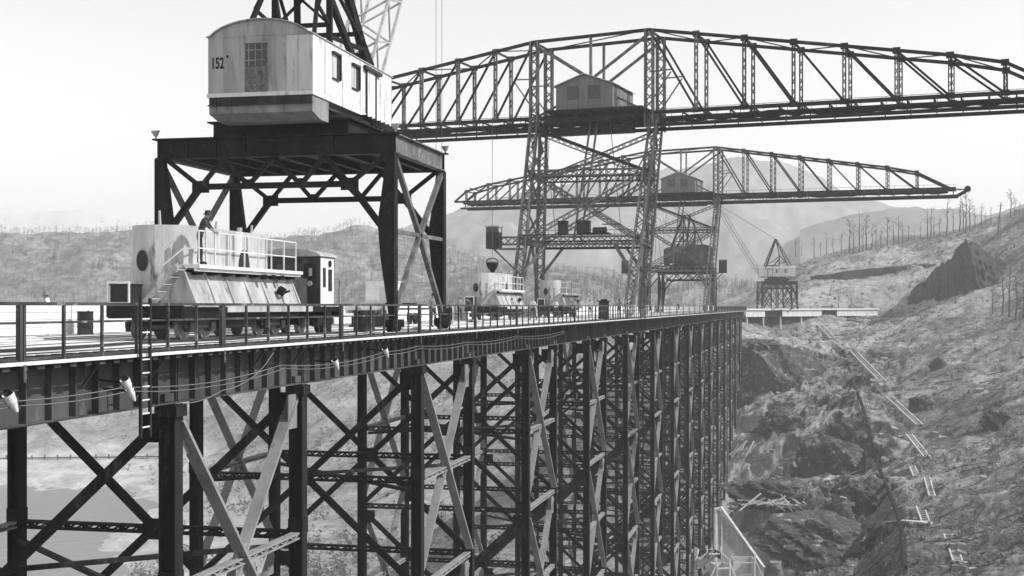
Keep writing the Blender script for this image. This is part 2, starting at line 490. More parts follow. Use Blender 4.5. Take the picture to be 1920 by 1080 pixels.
mountain('mountain', [(1500, 430), (1600, 402), (1700, 388), (1780, 392), (1850, 404), (1950, 372), (2200, 330), (2600, 300)], 1450, 480, -60, .1, .24, 25, 18)

# woods on the far hillside: bare winter trees nobody could count
def tree_mesh(mb, base, h, rng, twigs=10):
    b = V(base)
    lean = V((rng.uniform(-.06, .06), rng.uniform(-.06, .06), 1))
    top = b + lean * h
    mb.tube(b - V((0, 0, .5)), b.lerp(top, .8), h * .012 + .04, .03, 3, cap=False)
    for k in range(twigs):
        t = rng.uniform(.3, .8)
        p = b.lerp(top, t)
        a = rng.uniform(0, 6.283); L = h * rng.uniform(.18, .36) * (1.2 - t * .5)
        q = p + V((math.cos(a) * L * .8, math.sin(a) * L * .8, L * rng.uniform(.5, 1.1)))
        mb.tube(p, q, h * .005 + .025, .015, 3, cap=False)
        for _ in range(2):
            u = p.lerp(q, rng.uniform(.35, .8)); a2 = a + rng.uniform(-1, 1)
            mb.tube(u, u + V((math.cos(a2), math.sin(a2), rng.uniform(.5, 1.2))) * L * .4, h * .003 + .02, .012, 3, cap=False)

def woods():
    rng = random.Random(5)
    mb = MB()
    n = 0
    xs = np.array([rng.uniform(-160, 1420) for _ in range(9000)]); ds = np.array([math.exp(rng.uniform(math.log(590), math.log(985))) for _ in range(9000)])
    zz = terrain(xs, ds)
    for x, d, z in zip(xs, ds, zz):
        if z < -12: continue
        lat = (x - 960) / F * d
        w = cam2w(lat, d, z)
        h = rng.uniform(3.5, 7.5)
        tree_mesh(mb, w, h, rng, 6)
        if rng.random() < .015:        # evergreen: a dense ragged cone of needles
            for k in range(16):
                t = k / 16; rr = h * .26 * (1 - t) + .2
                a = rng.uniform(0, 6.283)
                c = w + V((0, 0, h * (.15 + .85 * t)))
                for s in range(3):
                    a += 2.1
                    q = c + V((math.cos(a) * rr, math.sin(a) * rr, -rr * .45))
                    sd = V((-math.sin(a), math.cos(a), 0)) * rr * .5
                    mb.add([c, q + sd, q - sd], [(0, 1, 2)])
    tag(mb.build('forest', M['far_bark']), kind='stuff', label='bare winter woods covering the hillside beyond the river', cat='woods')
woods()
# ------------------------------------------------------------------ trestle
XN, XF = -16.06, -26.25        # near and far crane rails / legs
MOD, TW = 22.75, 8.95
Y0 = 32.0
YA, YB = 9.0, 374.0            # ends of the deck
NT = 15
ORD = ['first', 'second', 'third', 'fourth', 'fifth', 'sixth', 'seventh', 'eighth', 'ninth', 'tenth', 'eleventh', 'twelfth', 'thirteenth', 'fourteenth', 'fifteenth', 'sixteenth']
PH = 9.6
ZT = -2.52                      # top of the legs
W10 = XN - XF
_cache = {}

def brace_mesh(kind):
    if kind in _cache: return _cache[kind]
    mb = MB()
    # local frames: x across (0..W10), y along (0..TW), z down from the panel top
    if kind == 'x_long':          # on one side plane, along the trestle
        for (ya, yb) in ((.2, TW - .2), (TW - .2, .2)):
            o = .09 if ya < 1 else -.09
            mb.beam((o, ya, -.35), (o, yb, -PH + .35), .1, .38, (1, 0, 0))
        mb.box((0, TW / 2, -PH / 2), (.05, .9, .9))
        mb.box((.02, .55, -.75), (.05, .8, 1.1)); mb.box((.02, TW - .55, -.75), (.05, .8, 1.1))
    elif kind == 'x_cross':
        for (xa, xb) in ((.2, W10 - .2), (W10 - .2, .2)):
            o = .09 if xa < 1 else -.09
            mb.beam((xa, o, -.35), (xb, o, -PH + .35), .26, .2, (0, 1, 0))
        mb.box((W10 / 2, 0, -PH / 2), (.8, .05, .7))
        mb.box((.5, .02, -.55), (.6, .05, .75)); mb.box((W10 - .5, .02, -.55), (.6, .05, .75))
    elif kind == 's_long':
        mb.beam((0, .2, .08), (0, TW - .2, .08), .3, .06); mb.beam((0, .2, -.08), (0, TW - .2, -.08), .3, .06); mb.lattice((0, .2, 0), (0, TW - .2, 0), .2, .14, .4, .04, .04, (0, 0, 1))
    elif kind == 's_cross':
        mb.lattice((.2, 0, 0), (W10 - .2, 0, 0), .22, .2, .34, .08, .06, (0, 0, 1))
    elif kind == 's_diag':        # horizontal tie across the tower at mid height
        mb.beam((.3, .3, 0), (W10 - .3, TW - .3, 0), .15, .15)
        mb.beam((W10 - .3, .3, -.2), (.3, TW - .3, -.2), .15, .15)
    _cache[kind] = mb.mesh({'x_long': 'cross_brace', 'x_cross': 'cross_brace'}.get(kind, 'strut'), M['sunlit_steel' if kind in ('x_long', 's_long') else 'trestle_steel'])
    return _cache[kind]

def leg_mesh(h):
    h = round(h / 2) * 2
    k = ('leg', h)
    if k not in _cache:
        mb = MB()
        mb.ibeam((0, 0, 0), (0, 0, -h), .46, .46, .045, (1, 0, 0))
        for z in np.arange(4.6, h, 9.6): mb.box((0, 0, -z), (.5, .5, .5))       # splice plates
        mb.box((0, 0, -.18), (.62, .62, .3))
        _cache[k] = mb.mesh('leg', M['trestle_steel'])
    return _cache[k]

def tower(i):
    ya = Y0 + MOD * i
    zs = [ground_z(x, y) for x in (XN, XF) for y in (ya, ya + TW)]
    zlow = min(zs)
    depth = max(6.0, ZT - zlow + 2)
    lab = 'X-braced steel trestle tower, %s from the left under the railed deck' % ORD[i] if i < 8 else 'steel trestle tower in the dense far stretch towards the right bank'
    t = thing('trestle_tower', (XF, ya, ZT), 0, lab, 'trestle tower', 'steel towers carrying the trestle deck')
    for x in (0, W10):
        for y in (0, TW):
            link('leg', leg_mesh(depth), t, (x, y, 0))
    n = int(max(1, math.ceil((ZT - max(zs)) / PH)))
    n = min(n, 7)
    if ZT - max(zs) < 4: n = 0
    for p in range(n):
        z = -.1 - PH * p
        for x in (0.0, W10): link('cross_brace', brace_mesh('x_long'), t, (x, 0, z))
        for y in (0.0, TW): link('cross_brace', brace_mesh('x_cross'), t, (0, y, z))
        for zz in (z - PH / 2, z - PH + .1):
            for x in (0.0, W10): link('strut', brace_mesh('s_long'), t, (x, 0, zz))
            for y in (0.0, TW): link('strut', brace_mesh('s_cross'), t, (0, y, zz))
        link('strut', brace_mesh('s_diag'), t, (0, 0, z - PH / 2 - .3))
    return t
for i in range(NT): tower(i)

# plate girders: one on each side over every tower and every open span
def girder_mesh(L):
    k = ('g', round(L, 2))
    if k in _cache: return _cache[k]
    mb = MB()
    h = 1.24
    mb.box((0, L / 2, 0), (.03, L, h))
    mb.box((0, L / 2, h / 2 - .02), (.44, L, .045)); mb.box((0, L / 2, -h / 2 + .02), (.44, L, .045))
    n = int(L / .95)
    for k2 in range(n + 1):
        y = .04 + (L - .08) * k2 / n
        for s in (-1, 1): mb.box((s * .1, y, 0), (.17, .025, h - .05))
    mb.box((0, .35, -h / 2 + .16), (.3, .5, .2)); mb.box((0, L - .35, -h / 2 + .16), (.3, .5, .2))
    _cache[k] = mb.mesh('plate_girder', M['girder_steel'])
    return _cache[k]

gi = 0
for i in range(-1, NT):
    ya = Y0 + MOD * i
    for (a, b) in ((ya, ya + TW), (ya + TW, ya + MOD)):
        a2, b2 = max(a, YA), min(b, YB)
        if b2 - a2 < 2: continue
        for x, side in ((XN, 'near'), (XF, 'far')):
            what = 'over' if b - a < 10 else 'beyond'
            if i < 7:
                lab = 'plate girder under the %s deck edge, %s the %s trestle tower' % (side, what, ORD[i]) if i >= 0 else \
                      'plate girder under the %s deck edge before the first tower, cut by the picture edge' % side
            else:
                lab = 'plate girder under the %s edge of deck in the distant stretch' % side
            o = link('plate_girder', girder_mesh(b2 - a2 - .04), None, (x, a2 + .02, -1.88))
            tag(o, lab, 'girder', 'plate girders under the trestle deck')

# deck, walkway, rails
mb = MB()
mb.box(((-16.95 - 27.0) / 2, (YA + YB) / 2, ZD - .1), (10.05, YB - YA, .2))
tag(mb.build('deck', M['deck_boards']), 'pale boarded deck of the construction trestle', 'deck', kind='structure')
mb = MB()
y = YA + .3
while y < YB:                 # dark ties carrying the near crane rail
    mb.box((-16.14, y, ZD - .14), (1.6, .26, .2))
    y += .62
mb.box((-16.7, (YA + YB) / 2, ZD - .26), (.4, YB - YA, .03))
mb.box((-15.62, (YA + YB) / 2, ZD - .03), (.58, YB - YA, .03))
tag(mb.build('walkway', M['dark_ties']), 'dark open tie walkway along the near edge of the trestle', 'walkway', kind='structure')
mb = MB()
mb.box((-15.3, (YA + YB) / 2, ZD - .1), (.05, YB - YA, .075))
tag(mb.build('kerb', M['white_steel']), 'pale steel edge strip along the near side of the walkway', 'kerb', kind='structure')

def rail_line(name, xs, lab, sleepers=False):
    t = thing(name, (sum(xs) / len(xs), YA, ZD), 0, lab, 'railway track' if len(xs) > 1 else 'crane rail')
    x0 = sum(xs) / len(xs)
    for x in xs:
        mb = MB(); mb.box((x - x0, (YB - YA) / 2, .005), (.14, YB - YA, .01)); mb.box((x - x0, (YB - YA) / 2, .017), (.07, YB - YA, .02))
        mb.build('rail', M['rail_steel'], t)
    return t
rail_line('railway_track', (-20.3, -18.87), 'railway track under the big hopper wagon on the near side of deck')
rail_line('railway_track', (-24.4, -22.97), 'railway track along the far side of deck under distant wagons')
rail_line('crane_rail', (-25.9,), 'single crane rail along the far edge of deck by the white board fence')
rail_line('crane_rail', (-16.62,), 'single crane rail on dark ties beside the near handrail')

# near handrail in bolted sections
def handrail_proto():
    t = thing('handrail_section', (0, 0, ZD), 0, 'x', 'handrail', 'handrail sections along the near edge of the deck')
    L, n = 9.5, 6
    for k in range(n + 1):
        y = L * k / n
        mb = MB()
        w = .1 if k in (0, n) else .065
        yy = min(max(y, .06), L - .06)
        mb.box((0, yy, .46), (w, w * .9, 1.24))
        if k == 0: mb.box((.03, yy, -.3), (.05, .1, .35)); mb.box((-.3, yy, -.18), (.6, .05, .06))
        if k in (2, 4): mb.beam((-.02, yy, -.14), (-.5, yy, -.75), .06, .06)
        mb.build('post', M['handrail_paint'], t)
    for z, h in ((1.11, .07), (.72, .05)):
        mb = MB(); mb.box((-.055, L / 2, z), (.05, L, h)); mb.build('rail', M['handrail_paint'], t)
    return t
hp = None
HL = ['behind the hanging ladder at the picture edge', 'with the hanging ladder fixed to it', 'in front of the hopper wagon skirt', 'beside the dark engine cab',
      'between the engine cab and gantry leg', 'in front of the gantry crane leg', 'in front of the white box wagon']
for k in range(-1, 37):
    o = handrail_proto() if hp is None else copy_tree(hp)
    hp = hp or o
    o.location = (-15.33, 24.05 + 9.5 * k - 9.5 * 0, ZD)
    names = {-1: 'at the left picture edge before the hanging ladder', 0: 'with the hanging ladder leaning on it', 1: 'in front of the hopper wagon skirt',
             2: 'just past the dark engine cab', 3: 'in front of the gantry crane leg', 4: 'in front of the low wagon with a white box'}
    o['label'] = 'steel handrail section ' + names[k] if k in names else ('steel handrail section between gantry crane and cantilever crane' if k < 11 else 'steel handrail section on the far stretch of trestle')

# white board fence along the far side
t = thing('board_fence', (-26.85, YA, ZD), 0, 'white board fence along the far side of the trestle deck', 'fence')
pm = MB()
L = 9.1
for k in range(4): pm.box((0, L / 2, .17 + .27 * k), (.035, L - .05, .255))
pm = pm.mesh('panel', M['parapet_paint'])
pp = MB(); pp.box((-.07, 0, .55), (.1, .1, 1.15)); pp = pp.mesh('post', M['timber'])
for k in range(40):
    link('panel', pm, t, (0, L * k, 0)); link('post', pp, t, (0, L * k, 0))
mb = MB(); mb.box((-27.6, (YA + YB) / 2, ZD - .16), (1.15, YB - YA, .1))
tag(mb.build('path', M['deck_boards']), 'narrow boarded service path outside the far fence', 'path', kind='structure')

# ladder hung on the handrail
t = thing('ladder', (-15.2, 28.75, -3.1), 0, 'dark ladder hanging over the side of the deck by the wires', 'ladder')
for y in (0, .46):
    mb = MB(); mb.box((0, y, 1.65), (.06, .07, 3.3)); mb.build('stile', M['dark_paint'], t)
mb = MB()
for k in range(10): mb.tube((0, .03, .25 + .32 * k), (0, .43, .25 + .32 * k), .02)
mb.build('rung', M['white_steel'], t)

# floodlights and wires on the girder
LAMPS = [(18, 752, 1.0), (236, 722, .95), (244, 738, .8), (628, 682, .9), (722, 660, .9)]
lpts = []
for k, (x, y, s) in enumerate(LAMPS):
    Yl = onX(x, -15.15); d = -(-15.15) * ST + Yl * CT
    z = (HY - y) / F * d
    lab = ['white cone floodlight on the girder at the left picture edge', 'upper white floodlight hung behind the ladder', 'lower white floodlight hung beside the ladder',
           'white floodlight on the girder, nearer of the two past the engine cab', 'white floodlight on the girder below the gantry crane leg'][k]
    t = thing('floodlight', (-15.15, Yl, z), 0, lab, 'floodlight', 'white floodlights hung along the girder')
    mb = MB()
    s *= .72; a = V((.02, -.12, .2)) * s; b = V((.12, .16, -.3)) * s; m1 = a.lerp(b, .45)
    mb.tube(a, m1, .17 * s, .145 * s, 12, False); mb.tube(m1, b, .145 * s, .05 * s, 12, False)
    mb.build('shade', M['white_steel'], t, True)
    mb = MB(); mb.tube(a + V((0, 0, .005)), a - V((.0, .0, .02)) + V((-.005, .01, .03)), .13 * s, .13 * s, 12); mb.build('lamp', M['glass'], t)
    mb = MB(); mb.beam((-.75, .15, .1), (.02, .05, .05), .05); mb.tube(b, b + V((.02, .1, .12)), .035 * s, n=6); mb.build('bracket', M['dark_paint'], t)
    lpts.append(V((-15.18, Yl, z)))
def wire(pts, r, sag, lab, name='wire'):
    mb = MB()
    for a, b in zip(pts[:-1], pts[1:]):
        q = [a.lerp(b, k / 10) - V((0, 0, sag * 4 * (k / 10) * (1 - k / 10) * (b - a).length / 10)) for k in range(11)]
        mb.path(q, r, 4)
    return tag(mb.build(name, M['wire']), lab, 'wire', 'wires strung along the girder')
w0 = [V((-15.2, 19, -1.75))] + [lpts[0] + V((0, .1, -.02))] + [lpts[1] + V((0, 0, -.05))] + [V((-15.25, 32.5, -2.0)), V((-15.25, 37.5, -1.75)), lpts[3], lpts[4], V((-15.25, 52, -1.6)), V((-15.25, 60, -1.65)), V((-15.25, 71, -1.6)), V((-15.25, 86, -1.6))]
wire(w0, .013, .09, 'upper wire sagging along the girder between floodlights')
wire([p + V((.03, .2, -.1)) for p in w0], .012, .13, 'lower wire sagging along the girder between floodlights')
wire([V((-15.3, 31.2, -2.45)), V((-15.25, 33.4, -2.25)), V((-15.25, 35.6, -1.95)), V((-15.28, 37.0, -1.35))], .014, .35, 'loose wire looping up from the girder foot past the ladder')

# ------------------------------------------------------------------ whirley cranes on gantries
GX, GY = W10 / 2, 3.72

def flatten(u, t, rz, off=(0, 0, 0)):
    """hand the parts collected on a turned helper straight to the thing"""
    R = Matrix.Translation(off) @ Matrix.Rotation(rz, 4, 'Z')
    for c in list(u.children):
        mb = c.matrix_basis.copy()
        c.parent = t
        c.matrix_basis = R @ mb
    bpy.data.objects.remove(u)

def whirley(loc, rz, yaw, lab, dark=False, number=None, boom_len=27, boom_ang=53, hoist=True, heavy=False):
    t = thing('gantry_crane', loc, rz, lab, 'gantry crane', 'revolving cranes on gantries')
    ms = M['black_steel']
    H, BD = 8.05, .86
    zb = H - BD
    # legs: tapered plates, bulging at the knee
    for sx in (-1, 1):
        for sy in (-1, 1):
            mb = MB()
            xo = sx * (GX + .12)
            pts = [(xo, 0, .55), (xo, 0, zb), (xo - sx * .34, 0, zb), (xo - sx * .72, 0, 4.4), (xo - sx * .6, 0, 3.0), (xo - sx * .24, 0, .55)]
            pts = [(x, sy * GY - .2, z) for x, y, z in pts]
            if sx < 0: pts = pts[::-1]
            mb.prism(pts, (0, .04, 0))
            mb.prism([(x, y + .36, z) for x, y, z in pts], (0, .04, 0))
            mb.box((xo - sx * .03, sy * GY, (zb + .55) / 2), (.05, .5, zb - .55))
            mb.beam((xo - sx * .34, sy * GY, zb), (xo - sx * .72, sy * GY, 4.4), .3, .04, (1, 0, 0))
            mb.beam((xo - sx * .72, sy * GY, 4.4), (xo - sx * .24, sy * GY, .55), .3, .04, (1, 0, 0))
            l = mb.build('leg', ms, t)
            mb = MB()
            mb.box((xo - sx * .1, sy * GY, .38), (.42, 1.5, .32))
            for dy in (-.45, .45): mb.tube((xo - sx * .2, sy * GY + dy, .27), (xo + sx * .0, sy * GY + dy, .27), .24, n=14)
            mb.build('wheel_truck', M['black_steel'], l)
    # portal girders
    for sy in (-1, 1):
        mb = MB()
        y = sy * GY
        mb.box((0, y, H - BD / 2), (2 * GX + .2, .05, BD))
        mb.box((0, y, H - .03), (2 * GX + .5, .42, .06)); mb.box((0, y, zb + .03), (2 * GX + .2, .42, .055))
        for k in range(9): mb.box((-GX + 2 * GX * k / 8, y, H - BD / 2), (.06, .24, BD - .12))
        mb.build('portal_girder', ms, t)
        mb = MB()
        zc = 6.02
        xg = 3.25
        mb.beam((-xg - .2, y, zc), (xg + .2, y, zc), .22, .24)
        nodes_b = [-xg, -1.15, 1.15, xg]; nodes_t = [-2.2, 0, 2.2]
        for a, b in ((-GX + .3, -xg), (-2.2, -xg), (-2.2, -1.15), (0, -1.15), (0, 1.15), (2.2, 1.15), (2.2, xg), (GX - .3, xg)):
            mb.beam((a, y, zb), (b, y, zc), .17, .17)
        for s in (-1, 1):
            mb.beam((s * xg, y, zc), (s * (GX - .55), y, 4.35), .24, .24)
            mb.box((s * xg, y, zc), (.75, .05, .5))
            mb.box((s * 1.15, y, zc + .1), (.5, .05, .35))
        mb.build('portal_bracing', ms, t)
    for sx in (-1, 1):
        mb = MB()
        x = sx * GX
        mb.box((x, 0, H - BD / 2), (.05, 2 * GY - .1, BD - .02))
        mb.box((x, 0, H - .045), (.34, 2 * GY - .5, .05)); mb.box((x, 0, zb + .05), (.34, 2 * GY - .5, .05))
        mb.build('side_girder', M['crane_steel'], t)
        mb = MB()
        c = (x, 0, 4.1)
        for sy in (-1, 1):
            mb.beam((x, sy * (GY - .15), zb - .1), c, .2, .2)
            mb.beam(c, (x, sy * (GY - .1), .75), .2, .2)
            mb.beam((x, sy * (GY - .2), 4.1), c, .16, .16)
        mb.box(c, (.05, .7, .6))
        mb.build('side_bracing', M['crane_steel'], t)
    mb = MB()
    for k in range(-3, 4): mb.box((k * 1.4, 0, zb + .25), (.25, 2 * GY - .1, .4))
    for k in range(-1, 2): mb.box((0, k * 2.2, H - .25), (2 * GX - .1, .3, .45))
    mb.box((0, 0, H - .5), (7.0, 5.0, .06))
    mb.build('deck_framing', ms, t)
    for (sx, sy) in ((-1, -1), (1, -1), (1, 1)):
        mb = MB(); x, y = sx * (GX + .12), sy * (GY + .1)
        mb.tube((x, y, H), (x, y, H + .12), .04); mb.tube((x, y, H + .1), (x, y - .05, H + .34), .07, .2, 10)
        mb.build('corner_lamp', M['lattice_paint'], t)
    if heavy:
        for x in (-1.0, 1.0):
            for sy in (-1, 1):
                mb = MB(); mb.beam((x, sy * GY, .3), (x, sy * GY, zb), .3, .3); mb.build('mid_post', ms, t)
        for sy in (-1, 1):
            for xa, xb in ((-GX, -1.0), (1.0, GX)):
                mb = MB(); y = sy * GY + .02
                xm = (xa + xb) / 2
                for p, q in (((xa, 1), (xb, zb)), ((xb, 1), (xa, zb)), ((xm, zb), (xa, 3.8)), ((xm, zb), (xb, 3.8)), ((xm, .8), (xa, 3.8)), ((xm, .8), (xb, 3.8))):
                    mb.beam((p[0], y, p[1]), (q[0], y, q[1]), .2, .2)
                mb.build('bay_bracing', ms, t)
    # pedestal and roller path
    mb = MB()
    mb.box((0, 0, H + .02), (7.6, 5.6, .07)); mb.box((-.2, 0, H + .4), (6.0, 5.2, .7)); mb.box((-.2, 0, H + .77), (6.4, 5.6, .06))
    mb.tube((0, 0, H + .8), (0, 0, H + 1.02), 2.75, n=40)
    mb.tube((0, 0, H + 1.02), (0, 0, H + 1.2), 2.5, n=40)
    mb.build('turntable', ms, t)
    # revolving upper works
    u = thing('revolving_house', (0, 0, 0), yaw, None, None)
    u.parent = t
    body = M['dark_paint'] if dark else M['shaded_cabin_paint']
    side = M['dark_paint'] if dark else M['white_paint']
    FL, EV, PK, WX, Y1, Y2 = 9.62, 11.85, 12.5, 2.22, -5.2, 5.2
    arch = [(WX * math.cos(a) , EV - .32 + (PK - EV + .32) * math.sin(a)) for a in np.linspace(.18, math.pi - .18, 15)]
    arch = [(WX, EV)] + [(x, max(z, EV)) for x, z in arch[1:-1]] + [(-WX, EV)]
    # walls
    mb = MB()
    fr = [(WX, FL)] + arch + [(-WX, FL)]
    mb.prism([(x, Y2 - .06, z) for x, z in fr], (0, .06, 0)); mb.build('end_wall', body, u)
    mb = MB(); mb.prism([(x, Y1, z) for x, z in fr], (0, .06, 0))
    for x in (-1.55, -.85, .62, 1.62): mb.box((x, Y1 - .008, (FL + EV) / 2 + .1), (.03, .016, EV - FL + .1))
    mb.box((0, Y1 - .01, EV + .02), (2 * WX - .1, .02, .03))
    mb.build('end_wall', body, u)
    if not dark:
        mb = MB(); mb.box((WX - .55, Y1 - .006, (FL + EV) / 2), (1.06, .012, EV - FL - .06)); mb.build('paler_panel', M['cabin_panel'], u)  # paler sheet over one side of the end wall
    mb = MB()
    for s in (-1, 1):
        mb = MB()
        mb.box((s * (WX - .03), (Y1 + Y2) / 2, (FL + EV) / 2), (.06, Y2 - Y1 - .125, EV - FL))
        for k in range(22): mb.box((s * (WX + .012), Y1 + .25 + k * .46, FL + .1), (.022, .05, .05)); mb.box((s * (WX + .012), Y1 + .25 + k * .46, EV - .08), (.022, .05, .05))
        mb.build('side_wall', side, u)
    mb = MB()
    vs = []; 
    for y in (Y1 - .12, Y2 + .12):
        for x, z in arch: vs.append((x * 1.02, y, z + .05))
    n = len(arch)
    vs += [(x, y, z - .045) for x, y, z in vs]
    fs = [(k, k + 1, n + k + 1, n + k) for k in range(n - 1)] + [(2 * n + k + 1, 2 * n + k, 3 * n + k, 3 * n + k + 1) for k in range(n - 1)]
    fs += [(k, 2 * n + k, 2 * n + k + 1, k + 1) for k in range(n - 1)] + [(n + k + 1, 3 * n + k + 1, 3 * n + k, n + k) for k in range(n - 1)]
    fs += [(0, n, 3 * n, 2 * n), (n - 1, 3 * n - 1, 4 * n - 1, 2 * n - 1)]
    mb.add(vs, fs)
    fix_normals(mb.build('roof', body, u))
    # floor, counterweight skirt at the tail
    mb = MB(); mb.box((0, 0, FL - .09), (2 * WX + .08, Y2 - Y1 + .1, .16)); mb.box((0, .6, FL - .22), (3.4, 8.6, .12))
    mb.build('floor', M['dark_paint'] if dark else M['white_paint'], u)
    mb = MB()
    pts = [(Y1 + .05, FL - .18), (Y1 + .05, FL - .82), (Y1 + 1.0, FL - 1.04), (Y1 + 1.9, FL - 1.04), (Y1 + 1.9, FL - .18)]
    mb.prism([(-WX + .02, y, z) for y, z in pts], (2 * WX - .04, 0, 0))
    for x in (-1.9, -1.25, .95): mb.box((x, Y1 + .03, FL - .66), (.05, .05, .3))
    fix_normals(mb.build('counterweight', body if dark else M['skirt_steel'], u))
    mb = MB(); mb.box((0, Y1 + .03, FL - .32), (2 * WX - .08, .06, .3))  # dark strip stands for a recess, its shade put into the colour
    for x in (-1.9, -1.25, -.2, .95, 1.7): mb.box((x, Y1 - .02, FL - .32), (.09, .06, .28))
    mb.box((0, Y1 - .02, FL - .49), (2 * WX, .1, .05)); mb.build('recess_band', M['dark_paint'], u)
    # end door with window
    mb = MB(); xd = -.16
    mb.box((xd, Y1 - .02, FL + .98), (.92, .05, 1.9)); d = mb.build('end_door', M['rust_panel'] if not dark else M['loco_paint'], u)
    mb = MB(); mb.box((xd, Y1 - .05, FL + 1.46), (.84, .02, .88)); 
    w = mb.build('pane', M['glass'], d)
    mb = MB()
    for k in (-.28, 0, .28): mb.box((xd + k, Y1 - .065, FL + 1.46), (.025, .02, .88))
    for k in (-.2, .2): mb.box((xd, Y1 - .067, FL + 1.46 + k), (.84, .02, .022))
    mb.box((xd, Y1 - .06, FL + 1.97), (.98, .07, .06))
    mb.build('frame', M['shaded_cabin_paint'] if not dark else M['dark_paint'], d)
    # side windows, shade of their reveals put in as dark pieces, and the sliding door
    for s in (-1, 1):
        for (yc, zc, wy, hz) in ((-2.55, 10.98, .82, .98), (-.1, 10.95, .85, .95)):
            mb = MB(); x = s * WX
            mb.box((x + s * .012, yc, zc), (.02, wy, hz)); wn = mb.build('window', M['cabin_panel'] if not dark else M['glass'], u)
            mb = MB()
            mb.box((x + s * .06, yc, zc + hz / 2 + .05), (.14, wy + .1, .1)); mb.box((x + s * .05, yc + wy / 2 + .04, zc), (.12, .07, hz)); mb.box((x + s * .04, yc, zc - hz / 2 - .02), (.08, wy, .04))
            mb.box((x + s * .03, yc + wy * .28, zc), (.02, wy * .3, hz - .02))  # dark strip painted for the shaded side of the window
            mb.build('frame', M['dark_paint'], wn)
        mb = MB(); x = s * WX
        mb.box((x + s * .03, 2.0, 10.5), (.05, 1.15, 2.1)); dd = mb.build('sliding_door', side, u)
        mb = MB(); mb.box((x + s * .09, 2.15, 11.62), (.14, 2.3, .16)); mb.box((x + s * .05, 1.38, 10.5), (.05, .12, 2.1)); mb.box((x + s * .05, 2.65, 10.5), (.05, .2, 2.1)); mb.build('door_track', M['dark_paint'], dd)
        mb = MB(); mb.beam((s * (WX + .3), .2, FL - .38), (s * (WX + .3), 5.4, FL - .38), .55, .05)
        for k in range(9): mb.box((s * (WX + .1), .3 + k * .62, FL - .3), (.7, .06, .16))
        mb.build('side_platform', ms, u)
        for yy in (.6, -3.8):
            mb = MB(); mb.box((s * (WX + .006), yy, (FL + EV) / 2), (.01, .035, EV - FL - .05)); mb.build('seam', M['crane_steel'] if not dark else M['dark_paint'], u)
    # A-frame
    AZ = 20.3 if heavy else 18.2
    mb = MB()
    for s in (-1, 1):
        mb.beam((s * 1.55, -3.3, PK - .45), (s * .7, .4, AZ), .16, .2)
        mb.beam((s * 1.7, 3.3, EV + .1), (s * .7, .4, AZ), .3, .34)
        mb.beam((s * 1.25, -.6, PK - .2), (s * 1.25, -.6, 16.2), .2, .24)
        mb.beam((s * 1.25, -.6, 16.2), (s * .7, .4, AZ), .2, .2)
        mb.beam((s * 1.25, -.6, PK + .2), (s * 1.6, 2.9, EV + .9), .16, .16)
        mb.beam((s * 1.25, -.6, 15.2), (s * 1.62, 2.4, 13.2), .13, .13)
        mb.beam((s * 1.42, -2.4, 13.6), (s * 1.25, -.6, 13.2), .12, .12)
        mb.beam((s * 1.42, -2.4, 13.6), (s * 1.25, -.6, 15.6), .1, .1)
        mb.beam((s * 1.6, 1.4, EV + .3), (s * 1.25, -.6, 14.4), .22, .3)
    if heavy: mb.lattice((0, 4.3, FL + .3), (0, .4, AZ), .9, .9, 1.1, .24, .14, (1, 0, 0), .5, .5); mb.lattice((0, -4.3, PK - .4), (0, .2, AZ), .3, .3, 1, .1, .06, (1, 0, 0))
    for z, y, w in ((12.75, -.6, 1.25), (13.2, -.6, 1.25), (15.4, -.6, 1.25), (13.4, 2.5, 1.6), (AZ, .4, .8)):
        mb.beam((-w - .1, y, z), (w + .1, y, z), .16, .18)
    mb.beam((-1.25, -.6, 13.2), (1.25, -.6, 15.4), .11, .11); mb.beam((1.25, -.6, 13.2), (-1.25, -.6, 15.4), .11, .11)
    mb.box((.9, 3.4, 12.5), (1.2, .5, .35)); mb.beam((1.7, 2.6, 13.1), (1.55, 4.4, 12.3), .14, .14)
    mb.beam((1.55, 4.4, 12.3), (1.55, 4.6, FL + 1.5), .1, .1)
    mb.build('mast', ms, u)
    mb = MB(); mb.tube((1.2, 4.3, 12.1), (1.32, 4.3, 12.1), .48, n=24); mb.tube((1.1, 4.3, 12.1), (1.42, 4.3, 12.1), .1, n=10)
    mb.build('sheave', M['lattice_paint'], u)
    # boom
    a = math.radians(boom_ang)
    dv = V((0, math.cos(a), math.sin(a)))
    f0 = V((0, 4.9, 9.9)); tip = f0 + dv * boom_len
    mb = MB()
    p1, p2 = f0 + dv * 3.0, f0 + dv * (boom_len - 4)
    mb.lattice(f0, p1, 1.7, .35, 1.3, .12, .07, (0, -math.sin(a), math.cos(a)), 1.8, 1.5)
    mb.lattice(p1, p2, 1.8, 1.5, 1.5, .13, .08, (0, -math.sin(a), math.cos(a)))
    mb.lattice(p2, tip, 1.8, 1.5, 1.3, .12, .07, (0, -math.sin(a), math.cos(a)), .8, .4)
    if heavy:
        for s in (-.8, .8): mb.beam(f0 + V((s, 0, 0)), tip, .22, .22)
    mb.build('boom', M['lattice_paint'] , u)
    mb = MB(); mb.tube(tip + V((-.3, 0, 0)), tip + V((.3, 0, 0)), .45, n=18)
    for s in (-.35, .35):
        mb.tube(V((s * 2, .4, AZ)), tip + V((s, -.2, .2)), .03, n=4, cap=False)
        mb.tube(V((s * 1.4, .4, AZ)), tip + V((s * .6, -.4, .1)), .025, n=4, cap=False)
    mb.build('pendants', M['rope'], u)
